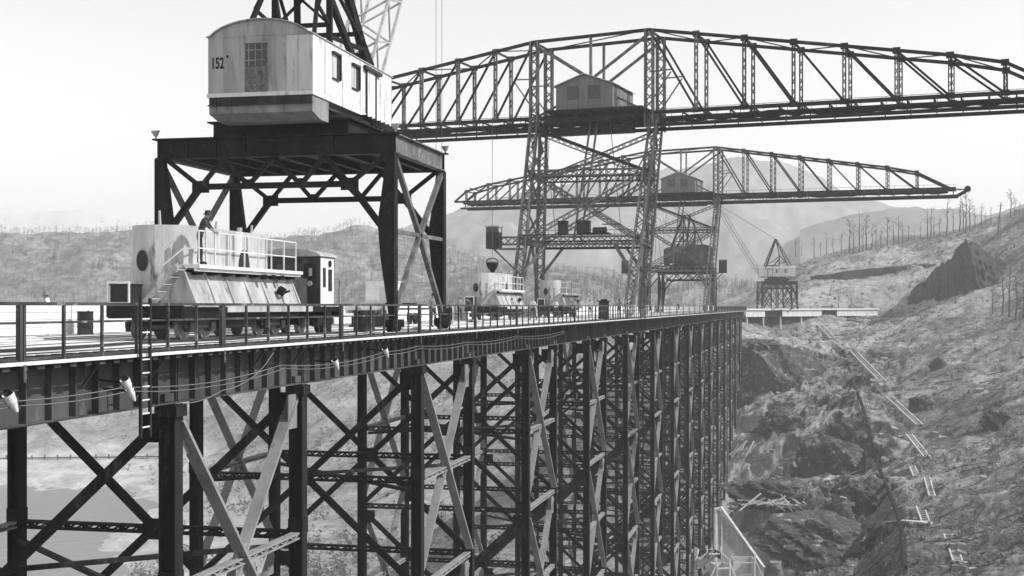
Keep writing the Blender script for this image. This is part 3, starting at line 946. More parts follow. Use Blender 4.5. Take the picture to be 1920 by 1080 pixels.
    if hoist:
        mb = MB()
        for s in (-.18, .18): mb.tube(tip + V((s, .45, 0)), V((tip.x + s, tip.y + .45, hoist)), .014, n=4, cap=False)
        r = mb.build('hoist_rope', M['rope'], u)
        mb = MB(); c = V((tip.x, tip.y + .45, hoist))
        mb.box(c + V((0, 0, -.25)), (.5, .18, .55)); mb.tube(c + V((0, 0, -.5)), c + V((0, 0, -.75)), .05); mb.path([c + V((0, 0, -.75)), c + V((.15, 0, -.9)), c + V((.08, 0, -1.05)), c + V((-.1, 0, -1.0))], .045, 6)
        mb.build('hook_block', M['black_steel'], r)
    if number:
        cu = bpy.data.curves.new('number', 'FONT'); cu.body = number; cu.size = .62; cu.extrude = .004; cu.offset = .014
        ob = bpy.data.objects.new('number', cu); COL.objects.link(ob)
        ob.rotation_euler = (math.pi / 2, 0, 0)
        bpy.context.view_layer.update()
        me = bpy.data.meshes.new_from_object(ob.evaluated_get(bpy.context.evaluated_depsgraph_get()))
        bpy.data.objects.remove(ob)
        me.materials.clear(); me.materials.append(M['black_steel'])
        n = link('number', me, u, (-2.1, Y1 - .012, 10.62)); n.rotation_euler = (math.pi / 2, 0, 0); n.scale = (.62, 1, 1)
        mb = MB(); mb.box((-1.38, Y1 - .012, 11.08), (.09, .012, .1)); mb.build('mark', M['black_steel'], u)
    flatten(u, t, yaw)
    return t

YG = 51.3 + GY
whirley((-21.155, YG, ZD), 0, 0, 'black gantry crane carrying a pale crane house numbered 152 over the tracks', number='152', hoist=4.6)
whirley((-21.155, 252.0, ZD), 0, math.radians(35), 'dark gantry crane with dark house standing behind the far cantilever crane', dark=True, hoist=0, boom_len=16, boom_ang=60)

# ------------------------------------------------------------------ cantilever cranes
def cantilever(loc, ang, lab, cab_sides, mirror_motors=False):
    t = thing('cantilever_crane', loc, 0, lab, 'cantilever crane', 'cantilever cranes straddling the trestle')
    cs = M['crane_steel']
    HX, HYb, HYt = 5.45, 5.8, 2.3
    z1, z2, zj, zt = 7.5, 14.3, 20.2, 28.3
    DX, DY, HT = 1.05, 3.5, 6.05
    hy = lambda z: HYb + (HYt - HYb) * min(z, zj) / zj
    yz = lambda z, s=1: s * hy(z) + DY * min(z, zj) / zj          # y of the front (s=-1) or back (s=1) legs at height z
    xz = lambda z, s=1: s * (HX + (HT - HX) * min(z, zj) / zj) + DX * min(z, zj) / zj
    for sx in (-1, 1):
        for sy in (-1, 1):
            mb = MB()
            mb.lattice((sx * HX, sy * HYb, .9), (sx * HT + DX, sy * HYt + DY, zj), .75, .75, .8, .17, .1, (0, 1, 0), .7, .7)
            l = mb.build('tower_leg', cs, t)
            mb = MB()
            mb.box((sx * HX, sy * HYb, .62), (.8, 2.6, .4))
            for dy in (-.9, -.3, .3, .9): mb.tube((sx * HX - .15, sy * HYb + dy, .3), (sx * HX + .15, sy * HYb + dy, .3), .26, n=12)
            mb.box((sx * HX + .42, sy * HYb, .75), (.3, 1.2, .9))
            mb.build('wheel_truck', M['white_paint'] if sx > 0 else M['dark_paint'], l)
    for sy in (-1, 1):
        for (za, zb) in ((z1, z2), (z2, zj - 1.2)):
            ya, yb = yz(za, sy), yz(zb, sy)
            if sy < 0 and zb > 15:
                mb = MB(); mb.beam((xz(zb, -1), yb, zb), (xz(za), ya, za), .34, .34); mb.build('cross_brace', M['jib_steel'], t)
            else:
                for s in (-1, 1):
                    mb = MB(); mb.lattice((xz(za, -s), ya, za), (xz(zb, s), yb, zb), .4, .3, .7, .1, .06, (0, 1, 0)); mb.build('cross_brace', cs, t)
        for z in (z1, z2):
            y = yz(z, sy)
            mb = MB()
            if z == z1:
                mb.lattice((xz(z, -1) - 2.6 * (sy < 0), y, z), (xz(z), y, z), .35, .7, .75, .16, .09, (0, 0, 1))
                mb.beam((xz(z, -1), y, z - .45), (xz(z), y, z - .45), .5, .1)
            else: mb.lattice((xz(z, -1), y, z), (xz(z), y, z), .35, .55, .7, .14, .08, (0, 0, 1))
            mb.build('portal_beam', cs if sy < 0 else M['jib_steel'], t)
        y = yz(z1, sy)
        for sx in (-1, 1):
            mb = MB(); mb.beam((xz(z1, sx) - sx * 2.4, y, z1 - .3), (xz(4.0, sx), yz(4.0, sy), 4.0), .26, .26); mb.build('knee_brace', cs, t)
    for sx in (-1, 1):
        for (za, zb) in ((.95, z1), (z1, z2), (z2, zj)):
            A4 = [(xz(za, sx), yz(za, -1), za), (xz(za, sx), yz(za), za), (xz(zb, sx), yz(zb), zb), (xz(zb, sx), yz(zb, -1), zb)]
            mb = MB()
            zm = (za + zb) / 2
            xm = xz(zm, sx)
            if za < 2:
                top = (xz(zb, sx), (yz(zb) + yz(zb, -1)) / 2, zb)
                mb.beam(A4[0], top, .24, .24); mb.beam(A4[1], top, .24, .24)
                for q in (-1, 1):
                    yo, yc = yz(3.6, q), (yz(3.6) + yz(3.6, -1)) / 2
                    mb.beam((xz(3.6, sx), yo, 3.6), (xz(3.6, sx), yo * .5 + yc * .5, 3.6), .14, .14)
            else:
                mb.beam(A4[0], (xm, yz(zm), zm), .2, .2); mb.beam((xm, yz(zm), zm), A4[3], .2, .2)
                mb.beam(A4[1], (xm, yz(zm, -1), zm), .16, .16); mb.beam((xm, yz(zm, -1), zm), A4[2], .16, .16)
            mb.build('side_brace', cs, t)
            mb = MB(); mb.lattice(A4[3], A4[2], .3, .5, .7, .13, .07, (0, 0, 1)); mb.build('side_beam', cs, t)
    for x in (-.35, .35):
        mb = MB(); mb.beam((x * 1.0, yz(z1, -1) + .6, z1), (x + DX, yz(zj, -1) + .6, zj), .16, .16); mb.build('hoist_guide', cs, t)
    for (ua, ub) in ((-4.2, -2.0), (2.6, 4.4), (-3.4, -3.2)):
        mb = MB(); mb.tube((ua, yz(zj, -1), zj), (ub, yz(z1, -1), z1 + .5), .035, n=4, cap=False); mb.build('hanging_rope', M['rope'], t)
    mb = MB()
    for z in (z1 + .95, z1 + .5): mb.beam((xz(z1, -1), yz(z1, -1) - .5, z), (xz(z1), yz(z1, -1) - .5, z), .05)
    for k in range(9): x = xz(z1, -1) + 1.3 * k; mb.beam((x, yz(z1, -1) - .5, z1), (x, yz(z1, -1) - .5, z1 + .95), .05)
    mb.build('portal_handrail', cs, t)
    # driving gear on the portal
    mb = MB(); mb.box((-.7, -4.9, z1 + .45), (9.0, 1.2, .06)); mb.build('machine_floor', M['jib_steel'], t)
    for (x, w, h) in ((-1.0, .9, 1.25), (1.0, 1.25, 1.25)):
        mb = MB(); mb.box((x, -4.9, z1 + .48 + h / 2), (w, .9, h)); mb.box((x, -4.9, z1 + .48 + h), (w + .12, 1.0, .06)); mb.box((x, -5.37, z1 + 1.1), (w * .7, .03, h * .6)); mb.build('motor_case', M['dark_paint'], t)
    mb = MB(); mb.tube((1.9, -4.9, z1 + .8), (3.2, -4.9, z1 + .8), .34, n=14); mb.box((3.6, -4.9, z1 + 1.4), (1.6, .8, .06)); mb.box((2.4, -4.9, z1 + .55), (2.2, .9, .12)); mb.build('winch', M['dark_paint'], t)
    for s in cab_sides:
        x = s * (HX + 2.75)
        y = yz(z1, -1)
        mb = MB()
        mb.box((x, y, z1 - .85 + .12), (1.3, 1.5, .1))
        mb.box((x, y - .72, z1 + .05), (1.3, .05, 1.6)); mb.box((x - .62, y, z1 + .05), (.05, 1.5, 1.6)); mb.box((x + .62, y, z1 + .05), (.05, 1.5, 1.6))
        c = mb.build('operator_cab', M['dark_paint'], t)
        mb = MB(); mb.box((x, y, z1 + 1.42), (1.5, 1.7, .14)); mb.build('roof', M['lattice_paint'], c)
        mb = MB(); 
        for k in (-.6, .6): mb.box((x + k, y - .7, z1 + 1.1), (.07, .07, .55)); mb.box((x + k, y + .7, z1 + 1.1), (.07, .07, .55))
        mb.box((x, y - .74, z1 + 1.08), (1.1, .02, .5)); mb.build('window', M['glass'], c)
        mb = MB(); mb.beam((x, y, z1 - .8), (xz(4.2, s), yz(4.2, -1), 4.2), .14, .14); mb.beam((x - s * .6, y, z1 - .8), (xz(z1, s), y, z1 - .8), .2, .2); mb.beam((x, y - .6, z1 - .8), (xz(z1, s), y - .2, z1 - .8), .12, .12); mb.build('bracket', cs, c)
    # jib and its tower top, turned a few degrees
    j = thing('jib', (0, 0, 0), ang, None, None); j.parent = t
    js = M['jib_steel']
    L = [-HT - .05 - 4.2 * k for k in range(9)]
    R = [HT + 4.7 * k for k in range(8)]
    def ztop(u):
        return float(np.interp(u, [-42, -39, -HT, HT, 38.3, 44], [zj, 22.6, 28.0, 28.35, 23.3, zj]))
    for v in (-HYt + .1, HYt - .1):
        mb = MB()
        pts = [-42] + L[::-1] + R + [44.2]
        for a, b in zip(pts[:-1], pts[1:]): mb.beam((a, v, ztop(a)), (b, v, ztop(b)), .3, .3)
        mb.build('top_chord', js, j)
        mb = MB(); mb.beam((-42, v, zj), (45, v, zj), .3, .34); mb.build('bottom_chord', js, j)
        for u in L[1:] + R[1:]:
            mb = MB()
            mb.lattice((u, v, zj), (u, v, ztop(u)), .26, .24, .8, .085, .05, (0, 1, 0))
            mb.box((u, v, ztop(u)), (.7, .06, .6)); mb.box((u, v, zj), (.8, .06, .5))
            mb.build('post', cs if u < 15 else js, j)
        for a, b in list(zip(R[:-1], R[1:])):
            mb = MB(); mb.beam((a, v, ztop(a)), (b, v, zj), .17, .2); mb.build('diagonal', js, j)
        for a, b in list(zip(L[:-1], L[1:])):
            mb = MB(); mb.beam((a, v, ztop(a)), (b, v, zj), .17, .2); mb.build('diagonal', js, j)
        mb = MB()
        mb.lattice((-HT, v, zj - 1.4), (-HT, v, ztop(-HT)), .75, .5, .85, .17, .1, (0, 1, 0)); mb.build('head_post', cs, j)
        mb = MB(); mb.lattice((HT, v, zj - 1.4), (HT, v, ztop(HT)), .75, .5, .85, .17, .1, (0, 1, 0)); mb.build('head_post', cs, j)
        mb = MB()
        mb.beam((-HT, v, 27.7), (0, v, 23.8), .22, .26); mb.beam((HT, v, 28.0), (0, v, 23.8), .22, .26)
        mb.beam((0, v, zj), (0, v, 28.1), .4, .2)
        mb.beam((-HT, v, zj), (-1.5, v, 22.3), .2, .2); mb.beam((HT, v, zj), (2.5, v, 22.0), .2, .2)
        for s in (-1, 1):
            q = s * (HT + 2.2)
            mb.beam((s * HT, v, 24.2), (q, v, 24.3), .12, .12); mb.beam((s * HT, v, 21.0), (q, v, 24.1), .12, .12)
        mb.build('head_bracing', cs, j)
        mb = MB()
        mb.beam((-41, v * .8, zj - 1.2), (45.3, v * .8, zj - 1.2), .45, .32)
        for u in np.arange(-40, 45.4, 2.35): mb.beam((u, v * .9, zj), (u, v * .85, zj - 1.1), .1, .12)
        mb.build('runway_beam', js, j)
    mb = MB()
    for u in [-39] + L[::-1] + R: mb.beam((u, -HYt, ztop(u)), (u, HYt, ztop(u)), .18, .18)
    pts = L[::-1] + R
    for k, (a, b) in enumerate(zip(pts[:-1], pts[1:])):
        s = 1 if k % 2 else -1
        mb.beam((a, -s * HYt, ztop(a)), (b, s * HYt, ztop(b)), .1, .1)
    for u in np.arange(-40, 45, 2.35): mb.beam((u, -HYt, zj - .12), (u, HYt, zj - .12), .14, .14)
    mb.build('lateral_bracing', js, j)
    # hoses and ropes carried along the runway, walkway handrail
    rng = random.Random(3)
    mb = MB()
    for s in (-.8, .2, 1.0):
        pts = [V((u, s + rng.uniform(-.2, .2), zj - .42 + rng.uniform(-.2, .1))) for u in np.arange(-40, 44, 1.25)]
        mb.path(pts, .17, 6)
    mb.build('rope_run', M['black_steel'], j)
    mb = MB()
    for z in (.55, 1.05): mb.beam((-41, HYt + .5, zj + z), (45, HYt + .5, zj + z), .045, .045)
    for u in np.arange(-40, 45.4, 2.35): mb.beam((u, HYt + .5, zj), (u, HYt + .5, zj + 1.05), .045, .045)
    mb.box((2, HYt + .3, zj + .02), (85, .7, .05))
    mb.build('walkway_rail', M['crane_steel'], j)
    mb = MB(); mb.beam((45.2, 0, zj - 1.1), (46.8, 0, zj - .2), .5, .5); mb.tube((46.8, -.3, zj), (46.8, .3, zj), .5, n=16); mb.beam((44, -1.8, zj), (46.6, 0, zj - .1), .12); mb.beam((44, 1.8, zj), (46.6, 0, zj - .1), .12)
    mb.build('end_sheave', js, j)
    # operator house riding in the tower head
    hw, y1, y2, fl = 2.95, -3.9, 3.2, zj + .35
    ev, rg = fl + 2.45, fl + 3.5
    hx = -.15
    mb = MB()
    prof = [(-hw, fl), (-hw, ev), (0, rg), (hw, ev), (hw, fl)]
    for y in (y1, y2): mb.prism([(hx + x, y, z) for x, z in prof], (0, .08, 0))
    for s in (-1, 1): mb.box((hx + s * (hw - .04), (y1 + y2) / 2 + .04, (fl + ev) / 2), (.08, y2 - y1 - .09, ev - fl))
    h = fix_normals(mb.build('house', M['house_boards'], j))
    mb = MB()
    for s in (-1, 1): mb.prism([(hx, y1 - .25, rg + .04), (hx + s * (hw + .25), y1 - .25, ev - .05), (hx + s * (hw + .25), y1 - .25, ev + .04), (hx, y1 - .25, rg + .13)], (0, y2 - y1 + .5, 0))
    fix_normals(mb.build('roof', M['lattice_paint'], h))
    for x in (-1.15, 1.0):
        mb = MB(); mb.box((hx + x, y1 - .01, fl + 1.75), (1.15, .06, 1.3)); w = mb.build('window', M['glass'], h)
    mb = MB(); mb.box((hx + hw + .02, -1.2, fl + 1.4), (.05, 1.2, 1.6)); mb.build('side_opening', M['glass'], h)
    mb = MB(); mb.box((hx + 1.2, y1 + 3.2, fl - .12), (hw * 2 + 4.2, y2 - y1 + 1.6, .16))
    for x in (-3, -1, 1, 3): mb.beam((hx + x, y1 - .6, fl - .25), (hx + x, y2 + .6, fl - .25), .2, .3)
    mb.beam((hx - 4, y1 + .2, fl - .9), (hx + 4.4, y1 + .2, fl - .9), .2, .5); mb.beam((hx - 4, -1.4, fl - 1.9), (hx + 4.4, -1.4, fl - 1.9), 1.2, .5)
    mb.build('house_floor', js, j)
    flatten(j, t, ang, (DX, DY, 0))
    return t

cantilever((-21.45, 130.9, ZD), math.radians(-9.0), 'tall cantilever crane in front, its house high over the far wagons', (-1,))
cantilever((-21.3, 229.7, ZD), math.radians(-7), 'smaller looking cantilever crane behind the tall one, hazy against the mountain', (-1, 1))
# ------------------------------------------------------------------ rolling stock
def hopper_wagon(loc, lab, length=9.3, doors=6, proto=None):
    """local: x across (near side +), y along the track, z from the deck"""
    t = thing('hopper_wagon', loc, 0, lab, 'hopper wagon', 'concrete hopper wagons on the trestle tracks')
    # underframe, bogies
    mb = MB()
    mb.box((0, length / 2, .98), (2.5, length, .16)); mb.box((1.2, length / 2, .86), (.12, length, .34)); mb.box((-1.2, length / 2, .86), (.12, length, .34))
    for y in (-.05, length + .05): mb.box((0, y, .9), (2.5, .16, .36)); mb.tube((0, y, .85), (0, y + (-.5 if y < 1 else .5), .85), .12, n=8)
    for k in range(4): mb.box((0, 2.9 + k * 1.2, .74), (2.2, .12, .2))
    mb.box((.4, length / 2, .6), (1.2, 2.4, .5))
    mb.build('underframe', M['black_steel'], t)
    for yb in (1.7, length - 1.7):
        mb = MB()
        for s in (-1, 1):
            mb.box((s * .95, yb, .48), (.14, 2.2, .2)); mb.box((s * .95, yb, .68), (.2, .5, .34))
            for dy in (-.75, .75): mb.box((s * 1.0, yb + dy, .42), (.2, .34, .3))
        mb.box((0, yb, .6), (2.0, .4, .2))
        bg = mb.build('bogie', M['dark_paint'], t)
        for dy in (-.75, .75):
            mb = MB()
            for s in (-1, 1): mb.tube((s * .66, yb + dy, .42), (s * .8, yb + dy, .42), .42, n=20); mb.tube((s * .8, yb + dy, .42), (s * .84, yb + dy, .42), .3, n=16)
            mb.tube((-.7, yb + dy, .42), (.7, yb + dy, .42), .07)
            mb.build('wheel', M['rail_steel'], bg)
    # front platform with a guard box
    mb = MB()
    mb.box((0, .45, 1.1), (2.5, 1.0, .06))
    for (x, y) in ((-1.25, -.02), (-.55, -.02), (-1.25, .9)): mb.box((x, y, 1.45), (.05, .05, .7))
    for z in (1.8, 1.16): mb.beam((-1.25, -.02, z), (-.55, -.02, z), .06); mb.beam((-1.25, -.02, z), (-1.25, .9, z), .05)
    mb.build('platform_rail', M['white_steel'], t)
    mb = MB(); mb.box((-.88, .42, 1.42), (.66, .75, .58)); mb.box((-.88, .42, 1.73), (.72, .82, .05)); mb.build('tool_box', M['dark_paint'], t)
    # tank: long vat with rounded ends, vertical seams and an open top
    y0, y1, r, xc = 1.0, 8.6, 1.08, -.35
    zb, zt = 1.12, 3.62
    n = 14
    out = [(xc + r * math.cos(a), y0 + r + r * math.sin(a)) for a in np.linspace(-math.pi, 0, n)] + [(xc + r * math.cos(a), y1 - r + r * math.sin(a)) for a in np.linspace(0, math.pi, n)]
    N = len(out)
    vs = []
    for k, z in enumerate((zb, zt, zt, zt - .9)):
        q = 1.0 if k < 2 else .93
        for x, y in out: vs.append((xc + (x - xc) * q, (y0 + y1) / 2 + (y - (y0 + y1) / 2) * (1 if k < 2 else .987), z))
    fs = []
    for k in range(3): fs += [(k * N + i, k * N + (i + 1) % N, (k + 1) * N + (i + 1) % N, (k + 1) * N + i) for i in range(N)]
    fs += [tuple(range(3 * N, 4 * N))]
    mb = MB(); mb.add(vs, fs)
    tank = fix_normals(mb.build('tank', M['tank_paint'], t))
    mb = MB()
    for y in np.arange(y0 + 1.6, y1 - .8, 1.65): mb.box((xc + r + .02, y, (zb + zt) / 2), (.05, .07, zt - zb))
    mb.box((xc + r + .02, (y0 + y1) / 2, zt - .06), (.06, y1 - y0 - 2.2, .1))
    for a in (-.25, -.62): mb.box((xc + r * 1.03 * math.cos(-math.pi / 2 + .55 if a < -.5 else -.35), y0 + r + r * 1.03 * math.sin(-math.pi / 2 + .55 if a < -.5 else -.35), 2.0), (.12, .1, 1.8))
    mb.build('seam_ribs', M['tank_paint'], tank)
    a = -math.pi / 2 - .28
    mb = MB()
    c = V((xc + r * math.cos(a), y0 + r + r * math.sin(a), 2.5)); nrm = V((math.cos(a), math.sin(a), 0)); tx = V((-math.sin(a), math.cos(a), 0))
    ring = lambda R1, R2, o: [c + nrm * o + tx * (R1 * math.cos(q)) + V((0, 0, R2 * math.sin(q))) for q in np.linspace(0, 2 * math.pi, 25)[:-1]]
    mb.prism(ring(.22, .33, -.05), nrm * .1); mb.build('port', M['felt'], tank)  # black disc for the hole, its inner darkness put into the colour
    for k, y in enumerate((2.4, 5.0, 6.2, 8.0)):
        mb = MB(); h = (.55, .35, .45, .4)[k]
        mb.tube((xc + (.3 if k % 2 else -.4), y, zt - .3), (xc + (.34 if k % 2 else -.45), y + .05, zt + h), .07, .04, 6); mb.build('vent_pipe', M['lattice_paint'], tank)
    mb = MB(); mb.tube((xc + .5, 6.6, zt), (xc + .5, 6.6, zt + .22), .1, n=8); mb.build('vent_pipe', M['lattice_paint'], tank)
    mb = MB(); q = [V((xc + r + .03, 5.6 + .42 * math.cos(k), 2.32 + .7 * max(0, math.sin(k)))) for k in np.linspace(0, math.pi, 13)]
    mb.prism(q, (.03, 0, 0)); fix_normals(mb.build('hatch', M['glass'], tank))
    # sloping side skirt with door seams
    x1, z1, x2, z2 = .98, 2.12, 1.34, 1.14
    ya, yb2 = .6, length - .05
    mb = MB()
    k0 = np.linspace(ya, yb2, doors + 1)
    for k in range(doors):
        a, b = k0[k] + .03, k0[k + 1] - .03
        mb.prism([(x1, a, z1), (x1, b, z1), (x2, b, z2), (x2, a, z2)], (-.05, 0, -.05))
    fix_normals(mb.build('skirt', M['skirt_paint'], t))
    mb = MB()
    for y in k0: mb.beam((x1 - .02, y, z1), (x2 + .02, y, z2), .09, .12, (0, 1, 0))
    mb.beam((x2, ya, z2 - .05), (x2, yb2, z2 - .05), .14, .12)
    mb.box((1.2, (ya + yb2) / 2, 1.08), (.5, yb2 - ya, .06))
    mb.box((1.42, ya + 6, .97), (.04, yb2 - ya - 1.0, .2))
    mb.build('skirt_frame', M['skirt_paint'], t)
    mb = MB(); mb.prism([(xc, ya + .3, zb), (x2 - .05, ya, z2), (x1 - .05, ya, z1), (xc + .9, ya + .2, z1 - .3)], (0, .1, 0)); fix_normals(mb.build('end_plate', M['skirt_paint'], t))
    # service walkway, handrail and stair
    mb = MB(); mb.box((1.05, (ya + length) / 2 + .1, 2.3), (.78, length - ya, .11)); mb.box((1.3, (ya + length) / 2 + .1, 2.2), (.1, length - ya, .1))
    mb.build('service_walkway', M['white_steel'], t)
    mb = MB()
    for y in np.arange(ya + .6, length - .3, 1.1):
        mb = MB(); mb.box((1.0, y, 2.13), (.5, .3, .16)); mb.build('bracket', M['black_steel'], t)
    for y in (5.9, 6.7, 7.5): 
        mb = MB(); mb.tube((1.35, y, 2.0), (1.35, y, 2.16), .12, n=10); mb.build('latch', M['black_steel'], t)
    mb = MB()
    ys = np.arange(ya + .1, length + .2, 1.15)
    for y in ys: mb.box((1.41, y, 2.88), (.04, .04, 1.08))
    for z in (2.86, 3.4): mb.beam((1.41, ys[0], z), (1.41, ys[-1], z), .036)
    for z in (2.86, 3.4): mb.beam((1.41, ys[0], z), (.95, ys[0] - .12, z - .02), .045); mb.beam((.95, ys[0] - .12, z - .02), (.3, ys[0] - .2, z - .55), .045)
    mb.build('handrail', M['white_steel'], t)
    mb = MB()
    for s in (-.18, .42): mb.beam((1.1, s, 2.28), (.05, s, 1.18), .05, .16)
    for k in range(5): q = k / 5 + .1; mb.box((.05 + 1.05 * q, .12, 1.18 + 1.1 * q), (.2, .55, .03))
    mb.build('stair', M['skirt_paint'], t)
    mb = MB(); mb.tube((1.3, 7.4, 1.66), (1.5, 7.4, 1.55), .16, n=10); mb.beam((1.42, 7.4, 1.5), (1.5, 7.9, 1.62), .06); mb.build('valve', M['black_steel'], t)
    return t

w1 = hopper_wagon((-19.6, 37.4, ZD), 'big pale hopper wagon nearest the camera with a man on its walkway')
w2 = copy_tree(w1); w2.location = (-23.6, 97.3, ZD); w2['label'] = 'distant hopper wagon with a dark bucket hanging over its tank'
w3 = copy_tree(w1); w3.location = (-23.6, 125.5, ZD); w3['label'] = 'distant hopper wagon between the legs of the tall cantilever crane'

# engine cab behind the first wagon
def engine(loc):
    t = thing('locomotive', loc, 0, 'small locomotive with dark cab coupled behind the big hopper wagon', 'locomotive')
    mb = MB(); mb.box((0, 2.0, .95), (2.5, 4.2, .2)); mb.box((0, 2.0, .6), (1.8, 3.4, .5)); mb.box((0, -.1, .85), (2.4, .14, .4)); mb.box((0, 4.1, .85), (2.4, .14, .4)); mb.box((1.15, 2.6, .45), (.3, .5, .9)); mb.tube((1.05, 1.4, .5), (1.05, 3.2, .5), .22, n=12)
    mb.build('underframe', M['black_steel'], t)
    for y in (.9, 3.0):
        mb = MB()
        for s in (-1, 1): mb.tube((s * .64, y, .4), (s * .8, y, .4), .4, n=20); mb.box((s * .95, y, .42), (.16, .4, .34))
        mb.build('wheel', M['rail_steel'], t)
    mb = MB()
    zf, ze = 1.06, 2.98
    prof = [(-1.25, zf), (-1.25, ze)] + [(1.25 * math.cos(a), ze + .3 * math.sin(a)) for a in np.linspace(math.pi - .2, .2, 9)] + [(1.25, ze), (1.25, zf)]
    mb.prism([(x, 3.3, z) for x, z in prof], (0, .07, 0)); fix_normals(mb.build('end_wall', M['loco_paint'], t))
    mb = MB(); mb.prism([(x, 1.7, z) for x, z in prof], (0, .07, 0))
    c = fix_normals(mb.build('cab', M['loco_paint'], t))
    for s in (-1, 1):
        mb = MB(); mb.box((s * 1.22, 2.535, (zf + ze) / 2), (.06, 1.525, ze - zf)); mb.build('cab_side', M['white_paint'], t)  # white against the dark ends, the sunlit side put into the colour
    mb = MB(); mb.prism([(x * 1.06, 1.55, z + .03) for x, z in prof[1:-1]], (0, 1.95, 0)); fix_normals(mb.build('roof', M['lattice_paint'], t))
    for (x, w, z, h) in ((.85, .5, 2.35, .75), (-.15, .75, 2.45, .5), (-.9, .5, 2.45, .5)):
        mb = MB(); mb.box((x, 1.69, z), (w, .06, h)); mb.build('pane', M['glass'], c)
    mb = MB(); mb.tube((.85, 1.66, 1.95), (.85, 1.6, 1.95), .1, n=12); mb.box((.87, 1.65, 2.4), (.12, .03, .3)); mb.build('door_glazing', M['tank_paint'], c)
    for (y, z, w, h) in ((2.15, 2.2, .28, .75), (2.8, 2.1, .38, .85)):
        mb = MB(); mb.box((1.26, y, z), (.03, w, h)); mb.build('window', M['glass'], t)
    mb = MB(); mb.tube((1.26, 2.75, 2.75), (1.3, 2.75, 2.75), .13, n=12); mb.build('lamp', M['black_steel'], t)
    mb = MB(); mb.box((0, 2.1, 1.03), (2.4, 4.3, .06))
    mb.box((-.1, .8, 1.6), (1.7, 1.7, 1.1)); mb.build('hood', M['loco_paint'], t)
    mb = MB()
    for (x, y) in ((1.15, 3.5), (1.15, 4.2), (-1.15, 4.2), (0.2, 4.2)): mb.box((x, y, 1.65), (.05, .05, 1.1))
    for z in (1.7, 2.18): mb.beam((1.15, 3.5, z), (1.15, 4.2, z), .045); mb.beam((1.15, 4.2, z), (-1.15, 4.2, z), .045)
    mb.build('handrail', M['lattice_paint'], t)
engine((-19.6, 47.4, ZD))

# low wagon with a white box and a stack, behind the gantry
t = thing('flat_wagon', (-23.6, 70.5, ZD), 0, 'low flat wagon carrying a white box near the gantry back legs', 'flat wagon')
mb = MB(); mb.box((0, 4, 1.0), (2.5, 8.4, .26)); mb.box((1.2, 4, .82), (.1, 8.2, .3)); mb.box((-1.2, 4, .82), (.1, 8.2, .3)); mb.build('bed', M['white_paint'], t)
for y in (1.6, 6.4):
    mb = MB()
    for dy in (-.6, .6):
        for s in (-1, 1): mb.tube((s * .66, y + dy, .4), (s * .8, y + dy, .4), .4, n=16)
    for s in (-1, 1): mb.box((s * .95, y, .46), (.14, 1.9, .22))
    mb.build('bogie', M['black_steel'], t)
mb = MB(); mb.box((.7, 2.4, 1.2), (.5, 1.0, .14)); mb.box((.8, 5.5, 1.2), (.5, 1.4, .14)); mb.build('bolster', M['black_steel'], t)
t = thing('white_box', (-23.6, 73.4, ZD + 1.28), 0, 'white cabin-like box standing on the low flat wagon', 'box')
mb = MB(); mb.box((0, 0, .6), (1.6, 1.5, 1.15)); mb.build('body', M['white_steel'], t)
mb = MB(); mb.box((0, 0, 1.2), (1.75, 1.65, .07)); mb.build('lid', M['white_paint'], t)
mb = MB(); mb.box((.3, -.77, .5), (.5, .03, .8)); mb.box((0, 0, .02), (1.7, 1.6, .07)); mb.build('door', M['cabin_panel'], t)

# dark crate, cabinet
t = thing('winch', (-21.9, 66.0, ZD), 0, 'low dark winch box standing on the deck between the tracks', 'winch')
mb = MB(); mb.box((0, 0, .28), (1.7, 1.1, .5)); mb.box((0, 0, .05), (1.9, 1.3, .1)); mb.build('case', M['dark_paint'], t)
mb = MB(); mb.tube((-.6, 0, .66), (.6, 0, .66), .24, n=14); mb.tube((-.7, 0, .66), (-.6, 0, .66), .36, n=14); mb.tube((.6, 0, .66), (.7, 0, .66), .36, n=14); mb.build('drum', M['rail_steel'], t)
Yc = onX(1137, -15.9)
t = thing('control_cabinet', (-16.1, Yc, ZD), 0, 'tall dark cabinet beside the handrail in front of the tall cantilever crane', 'cabinet')
mb = MB(); mb.box((0, 0, .75), (.75, .8, 1.45)); mb.build('case', M['dark_paint'], t)
mb = MB(); mb.prism([(-.5, -.5, 1.48), (.5, -.5, 1.48), (.5, .5, 1.48), (-.5, .5, 1.48)], (0, 0, .06)); mb.box((0, 0, 1.6), (.5, .5, .14)); mb.build('roof', M['black_steel'], t)
mb = MB(); mb.box((0, -.41, .8), (.55, .02, 1.1)); mb.build('door', M['loco_paint'], t)

# concrete bucket hanging above the second wagon
p = P(923, 511, 106.5)
t = thing('concrete_bucket', p, 0, 'dark round concrete bucket hanging above the tank of the distant wagon', 'bucket')
mb = MB()
prof = [(.12, 0), (.2, .12), (.42, .45), (.5, .7), (.5, .82)]
n = 18
vs = [(r * math.cos(2 * math.pi * k / n), r * math.sin(2 * math.pi * k / n), z) for r, z in prof for k in range(n)]
fs = [(i * n + k, i * n + (k + 1) % n, (i + 1) * n + (k + 1) % n, (i + 1) * n + k) for i in range(len(prof) - 1) for k in range(n)] + [tuple(range(n))[::-1], tuple(range((len(prof) - 1) * n, len(prof) * n))]
mb.add(vs, fs); mb.build('hopper', M['black_steel'], t, True)
mb = MB(); mb.path([V((.5 * math.cos(a), 0, .8 + .35 * math.sin(a))) for a in np.linspace(0, math.pi, 9)], .04, 6); mb.build('bail', M['black_steel'], t)
mb = MB(); mb.tube((0, 0, 1.14), (0, 0, 13.3), .02, n=4); mb.build('hoist_rope', M['rope'], t)

